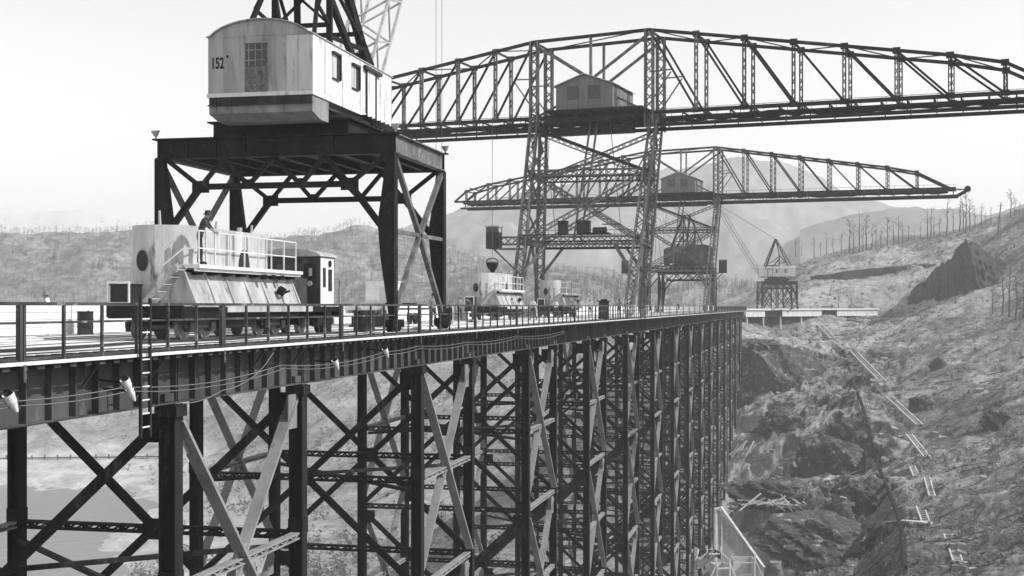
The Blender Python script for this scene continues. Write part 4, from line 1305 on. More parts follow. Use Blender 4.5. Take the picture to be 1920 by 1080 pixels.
# ------------------------------------------------------------------ people
def person(loc, rz, lab, shirt, pose='stand', hat=True, lean=0.0):
    t = thing('person', loc, rz, lab, 'person')
    # joints (x right, y forward, z up)
    l = lean
    J = {'pel': (0, 0, .95), 'bel': (0, .02 + .1 * l, 1.1), 'che': (0, .03 + .34 * l, 1.32 - .04 * l), 'nek': (0, .03 + .5 * l, 1.48 - .09 * l), 'hd0': (0, .06 + .58 * l, 1.58 - .1 * l), 'hd1': (0, .06 + .62 * l, 1.7 - .1 * l)}
    R = {'pel': .145, 'bel': .13, 'che': .15, 'nek': .06, 'hd0': .112, 'hd1': .105}
    E = [('pel', 'bel'), ('bel', 'che'), ('che', 'nek'), ('nek', 'hd0'), ('hd0', 'hd1')]
    for s, n in ((-1, 'l'), (1, 'r')):
        st = {'stand': (0.02, 0.0), 'step': (.16 * s, -.05), 'lean': (.05 * s, 0)}[pose]
        J['hip' + n] = (.095 * s, 0, .9); J['kne' + n] = (.11 * s, st[0] + .03, .5); J['ank' + n] = (.115 * s, st[0] * 1.5 + st[1], .09); J['toe' + n] = (.13 * s, st[0] * 1.5 + st[1] + .19, .035)
        R.update({'hip' + n: .095, 'kne' + n: .06, 'ank' + n: .045, 'toe' + n: .035})
        E += [('pel', 'hip' + n), ('hip' + n, 'kne' + n), ('kne' + n, 'ank' + n), ('ank' + n, 'toe' + n)]
        c = J['che']
        J['sho' + n] = (.19 * s, c[1] + .02, c[2] + .1)
        if pose == 'lean': el, wr = (.3 * s, c[1] + .16, c[2] - .12), (.24 * s, c[1] + .3, c[2] - .24)
        elif pose == 'step': el, wr = (.27 * s, c[1] - .05 + .06 * s, c[2] - .2), (.26 * s, c[1] + .16, c[2] - .34)
        else: el, wr = (.27 * s, c[1] - .03, c[2] - .2), (.27 * s, c[1] + .06, c[2] - .45)
        J['elb' + n], J['wri' + n] = el, wr
        d = (V(wr) - V(el)).normalized()
        J['pal' + n] = tuple(V(wr) + d * .07)
        R.update({'sho' + n: .07, 'elb' + n: .045, 'wri' + n: .03, 'pal' + n: .034})
        E += [('che', 'sho' + n), ('sho' + n, 'elb' + n), ('elb' + n, 'wri' + n), ('wri' + n, 'pal' + n)]
        side = d.cross(V((s, 0, 0))).normalized()
        for k, ln in enumerate((.07, .085, .08, .06)):
            a = V(J['pal' + n]) + side * ((k - 1.5) * .02) + d * .035
            J['fa%d' % k + n] = tuple(a); J['fb%d' % k + n] = tuple(a + d * ln * .6 - V((s * .02, 0, 0)))
            R['fa%d' % k + n] = .0095; R['fb%d' % k + n] = .008
            E += [('pal' + n, 'fa%d' % k + n), ('fa%d' % k + n, 'fb%d' % k + n)]
        a = V(wr) + d * .03 + side * .035
        J['th' + n] = tuple(a + d * .045); R['th' + n] = .011
        E += [('wri' + n, 'th' + n)]
    J['nos'] = (0, J['hd0'][1] + .105, J['hd0'][2] + .035); R['nos'] = .014; E += [('hd0', 'nos')]
    ks = list(J); ix = {k: i for i, k in enumerate(ks)}
    me = bpy.data.meshes.new('person_body')
    me.from_pydata([J[k] for k in ks], [(ix[a], ix[b]) for a, b in E], [])
    o = link('body', me, t)
    sk = o.modifiers.new('skin', 'SKIN'); sk.use_smooth_shade = True
    for k in ks:
        v = me.skin_vertices[0].data[ix[k]]; v.radius = (R[k], R[k] * (.78 if k in ('pel', 'bel', 'che') else 1))
        v.use_root = (k == 'pel')
    ss = o.modifiers.new('sub', 'SUBSURF'); ss.levels = 1; ss.render_levels = 1
    bpy.context.view_layer.update()
    nm = bpy.data.meshes.new_from_object(o.evaluated_get(bpy.context.evaluated_depsgraph_get()))
    o.modifiers.clear(); o.data = nm
    nm.materials.clear()
    for k in ('skin', shirt, 'trousers', 'felt'): nm.materials.append(M[k])
    zn = J['nek'][2]
    wrs = [V(J['wrir']), V(J['wril'])]
    for p in nm.polygons:
        c = p.center
        if c.z > zn + .01: p.material_index = 3 if (c.z > zn + .2 or (c.y < J['hd0'][1] - .03 and c.z > zn + .09)) else 0
        elif min((c - w).length for w in wrs) < .15 and (c - V(J['elbr'])).length > .12 and (c - V(J['elbl'])).length > .12: p.material_index = 0
        elif c.z > .98: p.material_index = 1
        elif c.z > .1: p.material_index = 2
        else: p.material_index = 3
        p.use_smooth = True
    if hat:
        mb = MB(); h = V(J['hd1']); b = V((h.x, h.y - .015, max(v.co.z for v in nm.vertices) - .075))
        mb.tube(b, b + V((0, 0, .018)), .17, .165, 16); mb.tube(b + V((0, 0, .018)), b + V((0, -.01, .13)), .112, .085, 16)
        mb.build('hat', M['felt'] if shirt != 'shirt_white' else M['shirt_grey'], t)
    return t

def foot(x, y, X=None, z=ZD):
    """deck point under photo column x, at the distance where the foot row is y"""
    d = (z) * F / (HY - y)
    return P(x, y, d)
person((-18.45, 38.7, ZD + 2.36), math.radians(-75), 'man in dark clothes and hat standing on the hopper wagon walkway', 'shirt_dark', 'lean', True, .35)
person((-27.6, onX(92, -27.6), ZD - .11), math.radians(120), 'man in a pale shirt and cap beyond the far fence, seen from the chest up', 'shirt_white', 'stand', True, .1)
person((-25.2, onX(862, -25.2), ZD), math.radians(200), 'man in dark clothes standing alone past the gantry crane', 'shirt_grey', 'stand', True)
person((-21.6, onX(886, -21.6), ZD), math.radians(80), 'man stooping beside the track in front of the distant wagon with the bucket', 'shirt_dark', 'lean', True, .6)
person((-20.6, onX(1000, -20.6), ZD), math.radians(150), 'man in a pale shirt at the foot of the tall crane near leg', 'shirt_white', 'step', True)
person((-20.8, onX(1078, -20.8), ZD), math.radians(250), 'man in grey shirt walking between the legs of the tall crane', 'shirt_grey', 'step', True)
person((-20.0, onX(1106, -20.0), ZD), math.radians(185), 'man in a white shirt standing right of the walking man in grey', 'shirt_white', 'stand', True)
person((-22.4, onX(960, -22.4), ZD), math.radians(60), 'man in dark clothes between the two distant hopper wagons', 'shirt_dark', 'step', True)
person((-17.0, onX(1160, -17.0), ZD), math.radians(200), 'man in grey shirt by the wheel truck of the tall crane', 'shirt_grey', 'lean', True, .2)
person((-21.9, onX(1044, -21.9), ZD), math.radians(120), 'man in white shirt walking past the end of the farthest hopper wagon', 'shirt_white', 'step', True)
person((-18.6, onX(812, -18.6), ZD), math.radians(230), 'man in grey shirt standing under the gantry crane between its side legs', 'shirt_grey', 'stand', True)
person((-21.8, onX(1135, -21.8), ZD), math.radians(20), 'man in dark clothes seen just behind the tall dark cabinet', 'shirt_dark', 'stand', True)
person((-20.5, onX(1272, -20.5), ZD), math.radians(160), 'tiny man in dark clothes far along the deck by the second cantilever crane', 'shirt_dark', 'stand', True)

# odds and ends lying on the deck
def drum(x, Y, lab):
    t = thing('oil_drum', (x, Y, ZD), 0, lab, 'drum', 'oil drums on the deck')
    mb = MB(); mb.tube((0, 0, 0), (0, 0, .88), .29, n=20)
    for z in (.02, .3, .58, .86): mb.tube((0, 0, z - .015), (0, 0, z + .015), .305, n=20)
    mb.build('barrel', M['dark_paint'], t)
    mb = MB(); mb.tube((.12, 0, .88), (.12, 0, .91), .04, n=8); mb.build('bung', M['rail_steel'], t)
drum(-26.2, onX(160, -26.2), 'oil drum standing by the white fence near the left picture edge')
drum(-17.9, onX(676, -17.9), 'oil drum standing past the engine cab')
drum(-17.9, onX(690, -17.9), 'second oil drum just behind the one past the engine cab')
def planks(x, Y, rz, n, lab, seed):
    rng = random.Random(seed)
    t = thing('plank_stack', (x, Y, ZD), rz, lab, 'planks', 'plank stacks on the deck')
    for k in range(n):
        mb = MB(); mb.box((rng.uniform(-.2, .2) + .26 * (k % 3) - .26, rng.uniform(-.3, .3), .04 + .06 * (k // 3)), (.23, 3.2 * rng.uniform(.8, 1.1), .05)); mb.build('plank', M['timber'], t)
planks(-22.0, 33.5, .06, 9, 'low stack of planks on the deck in front of the hopper wagon', 1)
planks(-17.8, 58.0, -.05, 7, 'low stack of planks beside the gantry crane leg', 2)
planks(-21.7, 88.0, .1, 8, 'low stack of planks lying between the tracks beyond the white box', 3)
mb = MB(); rng = random.Random(4)
pts = [V((-17.7 + .25 * math.sin(k * .5) + rng.uniform(-.05, .05), 26 + k * .8, ZD + .05)) for k in range(44)]
mb.path(pts, .045, 6); tag(mb.build('hose', M['dark_paint']), 'dark hose lying along the deck edge behind the handrail', 'hose')
t = thing('cable_reel', (-21.6, 80.0, ZD), .3, 'wooden cable reel standing between the tracks beyond the winch', 'cable reel')
for s in (-1, 1):
    mb = MB(); mb.tube((s * .35, 0, .6), (s * .42, 0, .6), .6, n=24); mb.build('flange', M['timber'], t)
mb = MB(); mb.tube((-.35, 0, .6), (.35, 0, .6), .36, n=20); mb.build('coil', M['black_steel'], t)
# ------------------------------------------------------------------ right bank
# short bridge from the trestle end to the abutment, with its own gantry crane
A = P(1398, 579.5, 374); B = P(1646, 579.5, 428)
Lb = (Vector((B.x, B.y, 0)) - Vector((A.x, A.y, 0))).length
zb = -.75
BA = math.atan2(B.y - A.y, B.x - A.x)
t = thing('approach_bridge', (A.x, A.y, zb), BA, 'pale plate girder bridge from the trestle end to the right bank', 'bridge')
mb = MB(); mb.box((Lb / 2, 5, -.12), (Lb, 11, .22)); mb.box((Lb / 2, -.45, .05), (Lb, .12, .3)); mb.build('deck', M['white_paint'], t)
for (a, b) in ((0, Lb * .13), (Lb * .25, Lb * .54), (Lb * .66, Lb - .1)):
    mb = MB(); mb.box(((a + b) / 2, 0, -1.15), (b - a, .08, 1.8))
    for k in range(int((b - a) / .9) + 1): mb.box((a + .06 + k * .9, -.08, -1.15), (.06, .1, 1.8))
    mb.box(((a + b) / 2, 0, -2.06), (b - a, .4, .06)); mb.build('plate_girder', M['white_paint'], t)
for (a, b) in ((Lb * .13, Lb * .25), (Lb * .54, Lb * .66)):
    mb = MB(); mb.box(((a + b) / 2, .6, -1.1), (b - a, .08, 1.3)); mb.box(((a + b) / 2, .2, -1.85), (b - a, .5, .3)); mb.build('opening_shade', M['dark_paint'], t)  # dark sheets in the girder openings, their shade put into the colour
for x in (1.5, Lb * .13, Lb * .25, Lb * .4, Lb * .54, Lb * .68, Lb * .84):
    for y in (.6, 9.4):
        w = t.matrix_basis @ Vector((x, y, 0))
        h = max(1.0, -2.1 + zb * 0 - (ground_z(w.x, w.y) - zb) + .6)
        mb = MB(); mb.beam((x, y, -2.1), (x, y, -2.1 - h), .4, .4); mb.build('pier', M['timber'], t)
w3 = P(1457, 577, 374 + 12)
whirley((w3.x, w3.y, zb), TH, math.radians(80), 'small distant gantry crane with raised boom on the pale bridge', hoist=0, boom_len=24, boom_ang=59, heavy=True)

# earth forms
def surface_strip(name, rows, m, noise, seed, kind='structure', label=None, cat=None):
    """rows of world points -> displaced sheet"""
    ny, nx = len(rows), len(rows[0])
    pts = np.array([[tuple(p) for p in r] for r in rows])
    n = fbm(pts[..., 0] / 4 + pts[..., 2] / 3, pts[..., 1] / 4 - pts[..., 2] / 5, 5, seed) * noise + np.abs(fbm(pts[..., 0] / 5 + pts[..., 2] / 7, pts[..., 2] / 6, 4, seed + 2)) * noise * .7
    n[0] = 0 * n[0]; n[-1] *= .2; n[:, 0] *= .2; n[:, -1] *= .2
    pts[..., 1] -= n; pts[..., 2] += n * .4
    idx = np.arange(nx * ny).reshape(ny, nx)
    me = bpy.data.meshes.new(name)
    me.from_pydata(pts.reshape(-1, 3).tolist(), [], np.stack([idx[:-1, :-1], idx[:-1, 1:], idx[1:, 1:], idx[1:, :-1]], -1).reshape(-1, 4).tolist())
    for p in me.polygons: p.use_smooth = True
    me.materials.append(m)
    return tag(link(name, me), label, cat, kind=kind)

def on_ground(pts, lift=0.0):
    return [ground_at(x, y)[0] + Vector((0, 0, lift)) for x, y in pts]

def lerp_poly(pts, n):
    pts = [Vector(p) for p in pts]
    L = [0]
    for a, b in zip(pts[:-1], pts[1:]): L.append(L[-1] + (b - a).length)
    out = []
    for k in range(n):
        s = L[-1] * k / (n - 1)
        i = max(j for j in range(len(L) - 1) if L[j] <= s + 1e-9)
        q = (s - L[i]) / max(1e-9, L[i + 1] - L[i])
        out.append(pts[i].lerp(pts[i + 1], q))
    return out

def heap(name, foot_px, crest_px, back, m, lab, cat, noise, seed, rows=22, n=60, bulge=0.0):
    """steep bank: foot line on the ground, crest line above it at the foot's distance + a little, then a back slope into the hill"""
    f = [ground_at(x, y) for x, y in foot_px]
    fp = lerp_poly([p for p, d in f], n)
    cp = []
    for (x, y), (p, d) in zip(crest_px, f):
        cp.append(P(x, y, d + back))
    cp = lerp_poly(cp, n)
    jr = np.arange(n)
    jx = fbm(jr / 9.0, jr * 0.0 + seed, 4, seed) * noise * .55
    cp = [c + Vector((0, float(j) * .6, float(j))) for c, j in zip(cp, jx)]
    fx = fbm(jr / 7.0, jr * 0.0 + seed + 9, 4, seed + 4) * noise * .9
    fp = [c - Vector((0, float(j), 0)) for c, j in zip(fp, fx)]
    R = []
    for k in range(rows):
        q = k / (rows - 1)
        R.append([a.lerp(b, q) - Vector((0, bulge * math.sin(q * math.pi) * (1 + .8 * math.sin(i * .9) * math.sin(i * .37 + 1)), 0)) - Vector((0, 0, .8 * (1 - q))) for i, (a, b) in enumerate(zip(fp, cp))])
    for k in range(1, 7):
        q = k / 6
        R.append([b + Vector((4 * q, 9 * q, -6.5 * q ** 1.6)) for b in cp])
    return surface_strip(name, R, m, noise, seed, 'structure', lab, cat)

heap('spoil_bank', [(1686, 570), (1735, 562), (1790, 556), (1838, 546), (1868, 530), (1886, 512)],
     [(1688, 566), (1738, 521), (1780, 483), (1811, 450), (1850, 470), (1884, 495)], 9, M['shaded_soil'], 'dark shaded spoil bank on the upper hillside', 'bank', 2.6, 3, 40, 120, 1.6)
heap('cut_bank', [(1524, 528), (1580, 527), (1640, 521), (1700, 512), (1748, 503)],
     [(1518, 518), (1580, 509), (1640, 502), (1700, 498), (1756, 495)], 1.5, M['shaded_soil'], 'dark road cut across the upper hillside', 'bank', .5, 8, rows=8)

# rock outcrops
import bmesh
def outcrop(px, size, lab, seed, tilt=0.0, push=2.0):
    push = push * .5 - 2.5; size = (size[0] * 1.2, size[1] * 1.2, size[2] * 1.15)
    x, y = px
    p, d = ground_at(x, y)
    w, h, dp = size
    bm = bmesh.new()
    bmesh.ops.create_icosphere(bm, subdivisions=5, radius=1.0)
    co = np.array([v.co for v in bm.verts])
    rr = np.random.default_rng(seed)
    planes = []
    for _ in range(15):
        nv = rr.normal(size=3); nv /= np.linalg.norm(nv)
        planes.append((nv, rr.uniform(.62, .92)))
    planes.append((np.array([-.72, -.68, .1]) / np.linalg.norm([-.72, -.68, .1]), .6))
    planes.append((np.array([-.3, -.93, -.05]) / np.linalg.norm([-.3, -.93, -.05]), .66))
    for nv, o in planes:
        dd = co @ nv - o
        co = co - np.outer(np.clip(dd, 0, None) * .93, nv)
    nn = co / np.linalg.norm(co, axis=1, keepdims=True)
    a = co[:, 0] * 2.1 + co[:, 2] * 1.3 + seed; b = co[:, 1] * 2.1 - co[:, 2] * 1.7
    co = co + nn * (fbm(a, b, 6, seed) * .3)[:, None]
    a2 = co[:, 0] * 7 + seed; b2 = co[:, 2] * 7 + co[:, 1] * 5
    co = co + nn * (np.abs(fbm(a2, b2, 4, seed + 3)) * -.14)[:, None]
    for v, c in zip(bm.verts, co): v.co = (c[0] * w / 2, c[1] * dp / 2, c[2] * h / 2)
    me = bpy.data.meshes.new('rock_outcrop'); bm.to_mesh(me); bm.free()
    me.materials.append(M['rock'])
    o = link('rock_outcrop', me, None, p + Vector((push * .35, push, -h * .05)), TH + tilt)
    return tag(o, lab, 'rock', 'rock outcrops on the right bank')
S0 = lambda px, d: px / F * d
outcrop((1462, 735), (S0(185, 325), S0(190, 325), 16), 'largest dark rock face beside the far trestle legs', 2, 0, 5)
outcrop((1425, 660), (S0(110, 350), S0(70, 350), 12), 'dark rock knob just below the pale bridge', 4, .3, 4)
outcrop((1470, 800), (S0(110, 300), S0(70, 300), 9), 'mid sized rock above the round boulder and left of it', 7, .2, 3)
outcrop((1552, 868), (S0(130, 272), S0(100, 272), 10), 'rounded dark boulder face in the middle of the lower slope', 5, .1, 3)
outcrop((1590, 805), (S0(70, 290), S0(50, 290), 6), 'small dark rock above and right of the rounded boulder', 6, .1, 2)
outcrop((1440, 920), (S0(140, 262), S0(52, 262), 7), 'low dark ledge of rock near the timber pile', 8, .15, 2)
outcrop((1628, 940), (S0(90, 250), S0(80, 250), 7), 'dark rock under the plank stair', 9, .1, 2)
outcrop((1545, 1020), (S0(250, 218), S0(120, 218), 10), 'broad dark rock at the bottom of the slope', 12, .35, 3)
outcrop((1885, 790), (S0(70, 264), S0(50, 264), 5), 'small dark rock at the right picture edge', 14, .1, 2)
outcrop((1765, 690), (S0(34, 310), S0(34, 310), 3), 'small lone rock high on the open slope', 15, .1, 1)
outcrop((1735, 755), (S0(60, 288), S0(36, 288), 4), 'small dark rock beside the middle plank stair', 16, .1, 1)

# plank stairs and pipe down the slope
def stair(p0, p1, wpx, lab):
    a, da = ground_at(*p0, rough=True); b, db = ground_at(*p1, rough=True)
    a = a + Vector((0, 0, .5)); b = b + Vector((0, 0, .5))
    t = thing('plank_stair', b, 0, lab, 'stair', 'plank stairs down the right bank')
    a = a - b; b = Vector((0, 0, 0))
    w = wpx / F * (da + db) / 2
    d = (b - a); sd = d.cross(Vector((0, 0, 1))).normalized()
    for s in (-1, 1):
        mb = MB(); mb.beam(a + sd * (s * w / 2), b + sd * (s * w / 2), .2, .35); mb.build('stringer', M['timber'], t)
    mb = MB(); n = max(4, int(d.length / .8))
    for k in range(n): 
        c = a.lerp(b, (k + .5) / n) + Vector((0, 0, .05)); mb.beam(c - sd * (w / 2 - .05), c + sd * (w / 2 - .05), .3, .06)
    mb.build('tread', M['timber'], t)
    mb = MB()
    for k in range(4):
        c = a.lerp(b, (k + .5) / 4); 
        for s in (-1, 1):
            mb = MB(); mb.beam(c + sd * (s * w / 2), c + sd * (s * w / 2) - Vector((0, 0, 1.2)), .15); mb.build('prop', M['timber'], t)
SL = ['topmost, by the pale bridge', 'second from the top, a short flight', 'long double flight below the bridge', 'fourth flight, half way down the slope', 'fifth flight, ending above a gap', 'short steep sixth flight', 'seventh flight, set to the right of the one above', 'eighth flight, above the level plank platform', 'lowest flight, at the bottom right']
for lab, s in zip(SL, [((1537, 612), (1562, 638), 10), ((1564, 641), (1588, 659), 12), ((1600, 662), (1655, 719), 12), ((1667, 748), (1724, 801), 12), ((1704, 819), (1738, 862), 11), ((1709, 876), (1718, 899), 10), ((1738, 901), (1748, 937), 10), ((1725, 956), (1737, 988), 14), ((1778, 1009), (1796, 1060), 16)]):
    stair(*s, 'plank stair on the bank, ' + lab)
stair((1562, 930), (1592, 978), 16, 'plank stair on the bank, leaning against the dark rock left of the pipe')
pp = on_ground([(1582, 664), (1590, 690), (1598, 717), (1608, 745), (1619, 774), (1631, 819), (1643, 872), (1655, 903), (1667, 933), (1684, 978), (1690, 1005), (1692, 1031), (1697, 1078)], .9)
mb = MB(); mb.path(pp, .38, 8)
o = mb.build('pipe', M['black_steel']); tag(o, 'dark pipe snaking down the right bank beside the stairs', 'pipe')
pl = on_ground([(1660, 991), (1690, 988), (1716, 990), (1747, 993)], 1.0)
t = thing('plank_platform', pl[0], 0, 'level plank platform crossing the pipe on the lower slope', 'platform')
mb = MB()
for a, b in zip(pl[:-1], pl[1:]): mb.beam(a - pl[0], b - pl[0], 1.2, .18)
mb.build('walk_planks', M['timber'], t)
for a in pl:
    mb = MB(); mb.beam(a - pl[0], a - pl[0] - Vector((0, 0, 2.2)), .2); mb.build('prop', M['timber'], t)

# poles and bare trees of the right bank
def bare_variant(seed, branches):
    rng = random.Random(seed)
    h = 10.0
    tr = MB(); br = MB()
    pts = [V((0, 0, -.6))]
    x = y = 0
    for k in range(1, 9):
        x += rng.uniform(-.14, .14); y += rng.uniform(-.14, .14); pts.append(V((x, y, h * k / 8)))
    rad = lambda q: .17 * (1 - q) + .03
    for k in range(8): tr.tube(pts[k], pts[k + 1], rad(k / 8), rad((k + 1) / 8), 7, cap=(k in (0, 7)))
    for k in range(branches):
        q = rng.uniform(.42, .98); i = min(7, int(q * 8)); p = pts[i].lerp(pts[i + 1], q * 8 - i)
        a = rng.uniform(0, 6.283); L = rng.uniform(.7, 2.2) * (1.25 - q * .7)
        e = p + V((math.cos(a) * L * .7, math.sin(a) * L * .7, L * rng.uniform(.5, 1.0)))
        br.tube(p, e, .05, .022, 4, cap=False)
        for _ in range(3):
            s = p.lerp(e, rng.uniform(.35, .95)); b2 = a + rng.uniform(-1.2, 1.2); l2 = L * rng.uniform(.3, .6)
            e2 = s + V((math.cos(b2) * l2, math.sin(b2) * l2, l2 * rng.uniform(.4, 1.1)))
            br.tube(s, e2, .026, .012, 3, cap=False)
            for _ in range(2): 
                b3 = b2 + rng.uniform(-1, 1); br.tube(s.lerp(e2, .7), s.lerp(e2, .7) + V((math.cos(b3), math.sin(b3), rng.uniform(.3, 1))) * l2 * .5, .014, .008, 3, cap=False)
    return tr.mesh('trunk', M['bark'], True), br.mesh('branches', M['bark'])
TV = [bare_variant(s, b) for s, b in ((1, 5), (2, 14), (3, 20), (4, 9), (5, 26))]
TREES = [(1492, 480, 452, 1), (1503, 478, 460, 1), (1526, 480, 447, 2), (1538, 478, 455, 4), (1550, 476, 440, 1), (1563, 474, 446, 4), (1578, 474, 440, 2), (1592, 472, 413, 2), (1600, 471, 425, 1), (1611, 471, 397, 0), (1618, 470, 425, 3), (1625, 468, 405, 2), (1634, 468, 420, 3),
 (1642, 466, 424, 1), (1652, 464, 430, 4), (1664, 462, 408, 2), (1675, 459, 412, 0), (1684, 456, 408, 1), (1692, 455, 420, 4), (1703, 452, 425, 2), (1714, 449, 430, 1), (1726, 447, 417, 3), (1739, 445, 391, 0), (1744, 446, 390, 3), (1751, 445, 405, 0), (1762, 442, 408, 4), (1774, 443, 368, 3), (1787, 438, 395, 1),
 (1799, 434, 369, 3), (1806, 433, 380, 4), (1811, 433, 358, 2), (1819, 431, 376, 1), (1828, 428, 388, 4), (1840, 423, 384, 4), (1848, 421, 400, 2), (1858, 418, 390, 1), (1894, 408, 358, 4), (1902, 404, 372, 2), (1912, 400, 380, 1),
 (1861, 588, 537, 0), (1879, 591, 507, 3), (1893, 594, 496, 0), (1912, 612, 560, 1), (1904, 600, 522, 4), (1918, 596, 488, 3), (1870, 520, 472, 4), (1572, 577, 545, 3), (1596, 580, 549, 0)]
for k, (x, yb, yt, v) in enumerate(TREES):
    p, d = ground_at(x, yb + 1, 150, 620)
    if d > 600: d = 505; p = P(x, yb, d)
    h = (yb - yt) / F * d + .5
    big = x > 1855 and yb > 515
    if big and d < 420: lab = 'bare tree below the spoil bank, %s' % {1861: 'with broken top, leftmost of the near clump', 1879: 'second from the left of the near clump', 1893: 'tallest and straightest of the near clump', 1912: 'short and leaning by the picture edge', 1904: 'branchy one behind the near clump', 1918: 'cut by the picture edge', 1870: 'small and twiggy above the near clump'}.get(x, 'thin one')
    elif x in (1774, 1811, 1739, 1592, 1611, 1894, 1492, 1572, 1596):
        lab = {1774: 'tall straight bare tree alone near the middle of the ridge', 1811: 'tallest branchy tree of the group on the upper ridge', 1739: 'first of three close bare trunks on the ridge', 1592: 'branchy tree at the left end of the ridge row', 1611: 'tall thin bare trunk near the left end of the ridge row', 1894: 'branchy tree at the highest point of the ridge', 1492: 'small bare tree just right of the bridge crane mast', 1572: 'dead trunk standing in the clearing behind the bridge', 1596: 'second dead trunk in the clearing behind the bridge'}[x]
    else: lab = 'thin bare winter tree in the row along the ridge'
    t = thing('bare_tree', p, random.uniform(0, 6.28), lab, 'tree', 'bare trees on the right bank')
    t.scale = (min(1.6, h / 10 * 1.25), min(1.6, h / 10 * 1.25), h / 10)
    link('trunk', TV[v][0], t); link('branches', TV[v][1], t)
p, d = ground_at(1870, 444)
t = thing('pole', p, 0, 'dark leaning pole on the upper right ridge', 'pole')
mb = MB(); mb.tube((0, 0, -.5), (1.2, 0, 64 / F * d), .24, .18, 8); mb.build('shaft', M['bark'], t)
mb = MB(); mb.beam((.2, 0, 58 / F * d), (1.9, 0, 58 / F * d + .1), .15); mb.build('crossarm', M['bark'], t)

# brush, stumps and stones on the slope: nobody could count them
def litter():
    rng = random.Random(21)
    br, st = MB(), MB()
    N = 5200
    xs = np.array([rng.uniform(1395, 1990) for _ in range(N)]); ds = np.array([math.exp(rng.uniform(math.log(160), math.log(500))) for _ in range(N)])
    zz = terrain(xs, ds)
    nz = fbm(xs / 60, ds / 30, 3, 4)
    for x, d, z, q in zip(xs, ds, zz, nz):
        w = cam2w((x - 960) / F * d, d, z)
        if rng.random() < .5 + q:
            s = rng.uniform(.25, .9)
            for k in range(7):
                a = rng.uniform(0, 6.283); e = w + V((math.cos(a) * s * .8, math.sin(a) * s * .8, s * rng.uniform(.3, 1.0)))
                br.tube(w + V((rng.uniform(-.3, .3), rng.uniform(-.3, .3), -.1)), e, .035 * s + .02, .012, 3, cap=False)
                sd = V((-math.sin(a), math.cos(a), .3)) * s * .22
                br.add([e, e + sd + V((0, 0, s * .3)), e - sd + V((.1, 0, s * .25))], [(0, 1, 2)])
            if rng.random() < .15: 
                a = rng.uniform(0, 3.14); L = rng.uniform(1, 3.5); br.tube(w + V((0, 0, .15)), w + V((math.cos(a) * L, math.sin(a) * L * .5, .15 - L * .2)), .12, .07, 5)
        else:
            s = rng.uniform(.08, .3) if rng.random() < .93 else rng.uniform(.4, 1.0)
            vs = []
            for k in range(8): vs.append(w + V(((1 if k & 1 else -1) * s * rng.uniform(.5, 1), (1 if k & 2 else -1) * s * rng.uniform(.5, 1), (1 if k & 4 else -.5) * s * rng.uniform(.4, .9))))
            st.add(vs, [(0, 2, 3, 1), (4, 5, 7, 6), (0, 1, 5, 4), (2, 6, 7, 3), (0, 4, 6, 2), (1, 3, 7, 5)])
    for _ in range(520):            # stumps, logs and shrubs of the cleared slope
        x, d = rng.uniform(1420, 1990), math.exp(rng.uniform(math.log(165), math.log(480)))
        z = float(terrain([x], [d])[0]); w = cam2w((x - 960) / F * d, d, z)
        r = rng.random()
        if r < .4:
            s = rng.uniform(.18, .42); br.tube(w - V((0, 0, .3)), w + V((rng.uniform(-.1, .1), 0, rng.uniform(.4, 1.1))), s * 1.25, s, 8)
        elif r < .68:
            a = rng.uniform(-.5, .9); L = rng.uniform(2.5, 8); dv = V((math.cos(a), math.sin(a), 0)) * L
            e = w + dv; c2, d2 = to_col(e.x, e.y); e.z = float(terrain([c2], [d2])[0]) + .25
            br.tube(w + V((0, 0, .2)), e, rng.uniform(.14, .28), .08, 6)
            for k in range(4): q = w.lerp(e, rng.uniform(.4, .95)); br.tube(q, q + V((rng.uniform(-.8, .8), rng.uniform(-.6, .6), rng.uniform(.3, 1.2))), .05, .02, 3, cap=False)
        else:
            s = rng.uniform(.7, 2.1)
            for k in range(46):
                a = rng.uniform(0, 6.283); b = rng.uniform(.1, 1.4); R = s * rng.uniform(.4, 1)
                e = w + V((math.cos(a) * math.cos(b) * R, math.sin(a) * math.cos(b) * R, math.sin(b) * R * .9))
                if k % 3 == 0: br.tube(w, e, .03, .012, 3, cap=False)
                sd = V((rng.uniform(-1, 1), rng.uniform(-1, 1), rng.uniform(-1, 1))) * s * .2; s2 = V((rng.uniform(-1, 1), rng.uniform(-1, 1), rng.uniform(-1, 1))) * s * .2
                br.add([e, e + sd, e + s2], [(0, 1, 2)])
    lg = MB()
    for _ in range(620):            # broken ledges and blocks in the rocky gorge side
        x, d = rng.uniform(1372, 1680), math.exp(rng.uniform(math.log(200), math.log(352)))
        if rng.random() > .25 + .75 * (x < 1640 - (330 - d) * .2): continue
        z = float(terrain([x], [d])[0]); w = cam2w((x - 960) / F * d, d, z)
        s = .2 + .75 * rng.random() ** 3
        R = Matrix.Rotation(rng.uniform(-.6, .6), 3, 'Z') @ Matrix.Rotation(rng.uniform(-.5, .5), 3, 'X') @ Matrix.Rotation(rng.uniform(-.3, .3), 3, 'Y')
        ax, ay, az = s * rng.uniform(.9, 2.2), s * rng.uniform(.6, 1.2), s * rng.uniform(.4, .9)
        vs = []
        for k in range(8):
            p = V(((1 if k & 1 else -1) * ax * rng.uniform(.55, 1), (1 if k & 2 else -1) * ay * rng.uniform(.55, 1), (1 if k & 4 else -1) * az * rng.uniform(.6, 1)))
            vs.append(w + R @ p + V((0, 0, az * .3)))
        lg.add(vs, [(0, 2, 3, 1), (4, 5, 7, 6), (0, 1, 5, 4), (2, 6, 7, 3), (0, 4, 6, 2), (1, 3, 7, 5)])
    tag(lg.build('broken_rock', M['ledge_stone']), 'pale broken rock littering the gorge side beside the trestle', 'broken rock', kind='stuff')
    N = 5200
